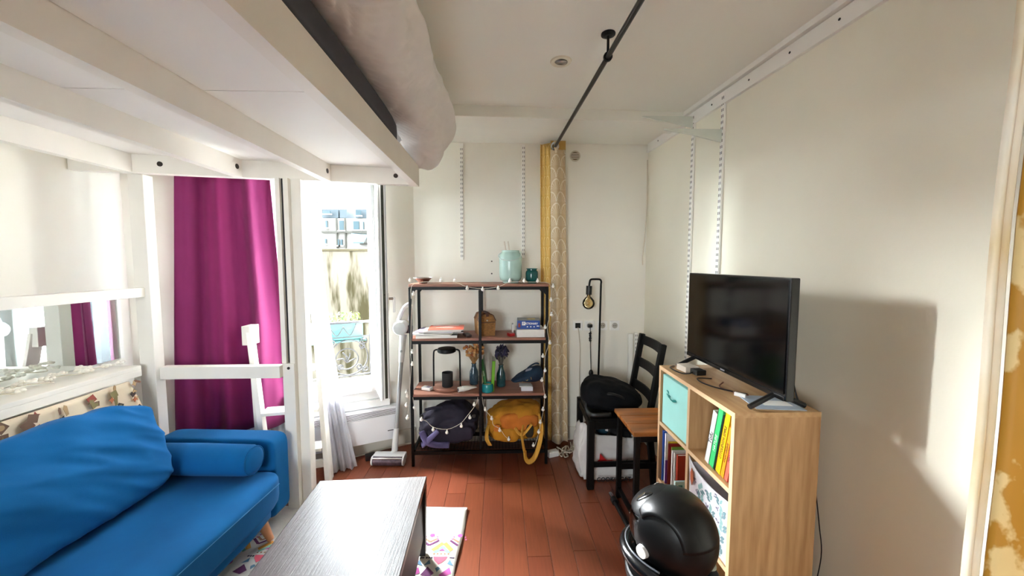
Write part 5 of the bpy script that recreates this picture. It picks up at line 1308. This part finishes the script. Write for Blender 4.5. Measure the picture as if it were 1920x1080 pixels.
def shelf_book(lb, c, y, th, h, d, z, lean=0, xf=.85, title=None, tc=None, ts=.5, tz=.5, grp='books in the cube shelf', xs=1.0):
    """spine faces the room (-x); lean tilts the top towards the camera"""
    M = T((xf, y, z + th / 2 * math.sin(R(abs(lean))) + .0005)) @ RX(lean)
    o = thing('book', lb, 'book', M @ V((d / 2, 0, 0)), grp)
    B(M).box((d / 2, 0, h / 2), (d - .006, th - .004, h - .006)).done('pages', PAPER, o)
    CV = mat('cover_' + c, c, .4, var=.04)
    for sy in (-1, 1): B(M).box((d / 2, sy * (th / 2 - .001), h / 2), (d, .002, h)).done('board', CV, o)
    B(M).box((.001, 0, h / 2), (.002, th, h)).done('spine', CV, o)
    if title: txt(title, th * ts, M @ T((-.0005, 0, h * tz)) @ RZ(-90) @ RX(90) @ RZ(90), tc, o, xs=xs)
    return o
INK = mat('black_ink', '1A1A1A', .6)
zb = .640
shelf_book('white cookbook with the word Tofu on its spine', 'E8E6E2', 1.435, .030, .235, .19, zb + .002, 12, title='Tofu', tc=INK, ts=.95, tz=.50)
shelf_book('bright green cookbook leaning next to the white one', '3CC070', 1.403, .032, .262, .20, zb + .002, 12, title='NATURE', tc=WPR, ts=.6, tz=.42)
shelf_book('thin dark book squeezed between the green and yellow cookbooks', '1E2A1E', 1.381, .010, .245, .19, zb + .002, 12)
shelf_book('yellow cookbook with black spine lettering', 'F2B90C', 1.359, .032, .262, .20, zb + .002, 12, title='OTTOLENGHI SIMPLE', tc=INK, ts=.55, tz=.52, xs=.85)
shelf_book('orange book beside the yellow cookbook', 'F09A1E', 1.331, .022, .215, .19, zb + .002, 12, title='WHISKYGRAPHIE', tc=INK, ts=.5, tz=.5)
shelf_book('coral red book at the end of the row', 'EE6A54', 1.308, .022, .165, .19, zb + .002, 12, title='MENU', tc=INK, ts=.6, tz=.6)
zb = .335
y = CY1 - .03
for (lb, c, th, h, d, xf) in (('tall blue book at the far end of the middle row', '1E4FA8', .014, .262, .21, .845), ('tall white book next to the blue one', 'E2E2E6', .016, .255, .22, .85), ('short purple book low in the middle row', '7A3AA0', .006, .12, .16, .846),
                              ('yellow-edged paperback in the middle row', 'E0C62C', .010, .222, .20, .855), ('dark red magazine file in the middle row', '8E1F1E', .008, .218, .20, .85), ('green paperback in the middle row', '6C9A3A', .010, .205, .19, .862), ('thin white booklet in the middle row', 'EAE6E0', .010, .195, .19, .858),
                              ('second thin white booklet next to the red notebook', 'DAD6D0', .012, .190, .19, .864), ('brick red notebook facing the middle compartment', 'A8321F', .018, .188, .18, .87)):
    y -= th / 2 + .001; shelf_book(lb, c, y, th, h, d, zb, 0, xf); y -= th / 2 + .001
o = thing('small_pack', 'little white and teal pack in front of the brick red notebook', 'pack', (.875, y - .01, zb))
B(T((.885, y - .012, zb + .035))).box((0, 0, 0), (.07, .014, .07), bev=.002).done('pack', mat('pale_teal_card', 'BFE2E0', .5), o)
B(T((.875, y - .0195, zb + .03))).box((0, 0, 0), (.02, .001, .045)).done('print_block', mat('print_teal', '23807E', .5), o)
def floral_box():
    y0, y1, z0, z1 = CY0 + .022, YD - .016, .3355, .585
    FB = mat('floral_white_fabric', 'E8E6EA', .85, var=.03)
    b_ = thing('floral_box', 'white fabric box with a grey leaf print in the cube shelf', 'storage box', (.98, (y0 + y1) / 2, z0))
    def fr(u, v):
        sag = -.022 * math.sin(math.pi * u) * v ** 2 + .028 * (u ** 8) * v ** 3
        return (.842 - .006 * math.sin(3 * v + 4 * u) * v, y0 + (y1 - y0) * u, z0 + (z1 - z0) * v + sag)
    B().grid(fr, 20, 16).done('front_panel', FB, b_, smooth=True, solid=.004)
    for y in (y0 + .002, y1 - .002): B().box((.985, y, (z0 + z1) / 2), (.28, .003, z1 - z0)).done('side', FB, b_)
    B().box((.985, (y0 + y1) / 2, z0 + .003), (.28, y1 - y0, .004)).done('bottom', FB, b_)
    B().box((1.125, (y0 + y1) / 2, (z0 + z1) / 2), (.003, y1 - y0, z1 - z0)).done('back', FB, b_)
    LG = [mat('print_leaf_grey', '6F8C92', .85), mat('print_leaf_teal', '8FB4B4', .85), mat('print_violet_grey', '6E6A80', .85)]
    rr = random.Random(4)
    def leaf(u, v, a, L_, w_, m_):
        pts = []
        for i in range(9): t = i / 8; pts.append((L_ * t, w_ * math.sin(math.pi * t)))
        for i in range(7, 0, -1): t = i / 8; pts.append((L_ * t, -w_ * math.sin(math.pi * t)))
        b = B(); vs = []
        for (s, t) in pts:
            uu = u + (s * math.cos(a) - t * math.sin(a)) / (y1 - y0); vv = v + (s * math.sin(a) + t * math.cos(a)) / (z1 - z0)
            if not (0 < uu < 1 and 0 < vv < .99): b.bm.free(); return
            p = V(fr(uu, vv)); p.x -= .0035; vs.append(b.bm.verts.new(p))
        b.bm.faces.new(vs); b.done('printed_leaf', m_, b_)
    for (u, v) in ((.12, .06), (.45, .05), (.75, .10), (.15, .26), (.5, .28), (.8, .32), (.1, .46), (.38, .5), (.66, .52), (.12, .66), (.42, .74), (.72, .7), (.2, .84)):
        base = rr.uniform(.6, 2.4)
        for k in range(5):
            leaf(u + .012 * k * math.cos(base) * 2, v + .03 * k * math.sin(base), base + (.9 if k % 2 else -.9), .030, .007, LG[(k + int(u * 10)) % 2])
        for k in range(6): leaf(u + .10 + .02 * (k % 3), v + .09 + .02 * (k // 3), rr.uniform(0, 6), .009, .004, LG[2])
    b = B(); b.prism([(.0, 0), (.012, .02), (.014, .05), (.004, .075), (-.008, .06), (-.012, .03)], 0, .002, T((.835, y1 - .035, z1 - .085)) @ Matrix(((0, 0, -1, 0), (1, 0, 0, 0), (0, 1, 0, 0), (0, 0, 0, 1)))); b.done('leather_tab', mat('tan_leather_tab', 'B5603A', .6), b_)
floral_box()
def tv():
    x = 1.0; y0, y1, z0, z1 = 1.233, 1.915, .972, 1.408
    t = thing('television', 'black flat-screen television standing on the cube shelf', 'television', (x + .02, (y0 + y1) / 2, CH))
    GB = mat('gloss_black_plastic', '060607', .25); SCR = mat('dark_screen', '040405', .12, spec=.6)
    B().box((x + .022, (y0 + y1) / 2, (z0 + z1) / 2), (.032, y1 - y0, z1 - z0), bev=.004).done('housing', GB, t)
    B().box((x + .055, (y0 + y1) / 2, z0 + .17), (.04, .5, .26), bev=.01).done('rear_bulge', BLACKP, t)
    B().box((x + .0045, (y0 + y1) / 2, (z0 + z1) / 2 + .008), (.004, y1 - y0 - .016, z1 - z0 - .034)).done('screen', SCR, t)
    B().box((x + .004, (y0 + y1) / 2, z0 + .009), (.004, y1 - y0 - .01, .016)).done('lower_bezel', GB, t)
    B().box((x + .0015, (y0 + y1) / 2 + .02, z0 + .010), (.0015, .03, .006)).done('logo_bar', mat('logo_grey', '8A8A8E', .4), t)
    for y in (y0 + .06, y1 - .08):
        f = B().tube([V((x + .02, y, z0 + .012)), V((x - .095, y - .02, CH + .0105))], .010, 8).done('foot', BLACKP, t, smooth='auto')
        B().tube([V((x + .02, y, z0 + .012)), V((x + .115, y - .015, CH + .0105))], .010, 8).done('foot', BLACKP, t, smooth='auto')
tv()
# small things under the television
bx = thing('set_top_box', 'small white box with a black adapter under the far end of the television', 'box', (.945, 1.76, CH))
B(T((.93, 1.76, CH + .014)) @ RZ(8)).box((0, 0, 0), (.07, .075, .028), bev=.003).done('case', mat('champagne_plastic', 'D8CDBE', .4), bx)
B(T((.95, 1.70, CH + .012)) @ RZ(8)).box((0, 0, 0), (.05, .05, .024), bev=.003).done('adapter', BLACKP, bx)
def tcab(pts, lb, m_=BLACKP, r=.003):
    B().tube(smooth_path([V(p) for p in pts], 6), r, 6).done('tv_cable', m_, smooth=True, label=lb, cat='cable')
z = CH + .0035
tcab([(.90, 1.835, z), (.866, 1.81, z), (.862, 1.75, z), (.878, 1.705, z), (.905, 1.69, z + .004), (.921, 1.695, z + .008)], 'thin black lead looping beside the mint box corner')
tcab([(.97, 1.62, z), (.91, 1.63, z), (.895, 1.57, z), (.92, 1.50, z), (.97, 1.44, z), (1.0, 1.42, z)], 'black cable looped on the cube shelf under the screen')
tcab([(.98, 1.55, z + .006), (.945, 1.52, z), (.94, 1.48, z), (.96, 1.45, z), (.95, 1.42, z), (.99, 1.40, z + .004)], 'brown lead curled under the television', mat('brown_lead', '6A3A24', .5))
tcab([(1.082, 1.315, 1.10), (1.092, 1.312, 1.04), (1.105, 1.31, .98), (1.12, 1.305, z)], 'black power lead hanging behind the television')
tcab([(1.16, 1.26, .62), (1.175, 1.255, .5), (1.185, 1.25, .38), (1.17, 1.26, .2), (1.16, 1.26, .0035)], 'thin black wire dangling between the cube shelf and the wall', r=.002)
B(T((.955, 1.40, z + .005)) @ RZ(40)).box((0, 0, 0), (.012, .04, .014), bev=.002).done('white_connector', PVC, label='white plug lying among the leads under the television', cat='plug')
lf = thing('leaflet', 'pale blue leaflet under the near foot of the television', 'leaflet', (1.02, 1.33, CH))
B(T((1.03, 1.335, CH + .001)) @ RZ(-8)).box((0, 0, 0), (.17, .14, .002)).done('sheet', mat('leaflet_blue', 'A9B6C6', .4, var=.15, scale=14), lf)
B(T((1.04, 1.325, CH + .0024)) @ RZ(-8)).box((0, 0, 0), (.10, .05, .0006)).done('print_block', WPR, lf)

# ================================================================== HELMET, STOOL UNDER IT, POLE
def helmet():
    c = V((.600, 1.20, .535))
    h = thing('motorcycle_helmet', 'matt black motorcycle helmet with clear visor on a stool in front of the cube shelf', 'helmet', c - V((0, 0, .135)))
    MB_ = mat('matt_black_shell', '040506', .4, var=.05, spec=.3); GLB = mat('gloss_black_trim', '08080A', .2)
    # helmet axes: faces the window side (-x, a little towards the back wall)
    M = T(c) @ RZ(130) @ Matrix.Scale(.96, 4)
    def sh(x, d):
        y = V(x)
        y.x *= 1 + .06 * (d.x if d.x > 0 else 0)
        if d.z < 0: y.y *= 1 - .10 * d.z ** 2; y.x *= 1 - .06 * d.z ** 2
        return y
    b = B(M); b.soft((0, 0, 0), (.285, .235, .275), n=36, p=2.25, disp=sh)
    # cut the bottom and the eye port
    bm = b.bm; inv = M.inverted()
    kill = []
    for f in bm.faces:
        q = inv @ f.calc_center_median()
        if q.z < -.118 or (q.x > .055 and -.075 < q.z < .055 and abs(q.y) < .098): kill.append(f)
    bmesh.ops.delete(bm, geom=kill, context='FACES')
    b.done('shell', MB_, h, smooth=True, solid=.012)
    # raised rear crown plate, a separate panel with an edge
    def plate(u, v):
        a = R(40 + 130 * u); lat = R(-62 + 124 * v)
        x, z, y = .146 * math.cos(a) * math.cos(lat * .9), .141 * math.sin(a) * math.cos(lat * .75), .122 * math.sin(lat)
        return (x - .002, y, z + .002)
    B(M).grid(plate, 24, 18).done('crown_plate', MB_, h, smooth=True, solid=.006)
    # clear visor
    def vis(u, v):
        a = R(-72 + 144 * u); z = -.075 + .135 * v
        r_ = math.sqrt(max(.2, 1 - (z / .155) ** 2)); return (.012 + .142 * math.cos(a) * r_, .121 * math.sin(a) * r_, z)
    VG = thin_glass('clear_visor', 'C9B4B2')
    vz = B(M).grid(vis, 30, 10).done('visor', VG, h, smooth=True, solid=.003)
    for k in range(3): p = V(vis(.5 + .07 * (k - 1), .12 + .2 * k)); B(M).sph(p * 1.02, .005, 8).done('stud', CHROME, vz, smooth=True)
    PAD = mat('helmet_padding', '1A1718', .9)
    B(M).soft((-.01, 0, -.01), (.225, .185, .21), n=12, p=2.4).done('lining', PAD, h, smooth=True)
    # pivots, vents, chin ring
    for sy in (-1, 1):
        B(M).cyl((.050, sy * .112, -.045), (.053, sy * .127, -.045), .023, .021, n=28).done('visor_pivot', mat('pale_grey_disc', 'B9B7B4', .35), h, smooth='auto')
    for sy in (-1, 1):
        Mv = M @ T((.082, sy * .048, .106)) @ RZ(sy * 22) @ RY(38)
        vt_ = B(Mv).soft((0, 0, 0), (.075, .036, .022), n=10, p=2.2).done('vent', GLB, h, smooth=True)
        B(Mv).box((.012, 0, .010), (.042, .012, .003), RY(10), bev=.001).done('vent_slot', CHROME, vt_)
    ring = []
    for k in range(41):
        a = R(-100 + 200 * k / 40); ring.append((.012 + .158 * math.cos(a), .125 * math.sin(a), -.105))
    B(M).tube(ring, .024, 12, flat=1.0).done('chin_bar', GLB, h, smooth=True)
    B(M).tube([(p[0] * 1.0, p[1] * 1.02, p[2] + .027) for p in ring], .0035, 6).done('chin_trim', mat('grey_trim', '6A6E74', .3, .5), h, smooth=True)
    B(M @ T((-.09, -.085, -.112)) @ RZ(45)).soft((0, 0, 0), (.05, .07, .025), n=8, p=3).done('neck_strap', mat('pale_strap', '8E9486', .7), h, smooth=True)
    s = thing('stool', 'round black stool carrying the motorcycle helmet', 'stool', (c.x, c.y, 0))
    B().lathe((c.x, c.y, .365), [(0, 0), (.15, 0), (.155, .005), (.155, .03), (.15, .035), (0, .035)], 36).done('seat', BLACKW, s, smooth='auto')
    for k in range(4):
        a = R(45 + 90 * k); B().cyl((c.x + .11 * math.cos(a), c.y + .11 * math.sin(a), .366), (c.x + .15 * math.cos(a), c.y + .15 * math.sin(a), 0), .014, .012, n=12).done('leg', BLACKW, s)
helmet()
def pole():
    a, b_ = atZ(1149, 930, .028), V((.80, 1.55, .20))
    p = thing('black_pole', 'slim black pole with a silver tip lying on the floor behind the helmet', 'pole', (a.x, a.y, 0))
    a = V((.695, 2.185, .022)); b_ = V((.703, 1.92, .022))
    d = (b_ - a).normalized()
    B().cyl(a + d * .07, V((.715, 1.50, .022)), .013, n=14).done('shaft', BLACKM, p, smooth='auto')
    B().cyl(a + d * .045, a + d * .08, .020, n=16).done('grip', BLACKP, p, smooth='auto')
    B().cyl(a - d * .01, a + d * .05, .012, .015, n=14).done('tip', CHROME, p, smooth='auto')
pole()
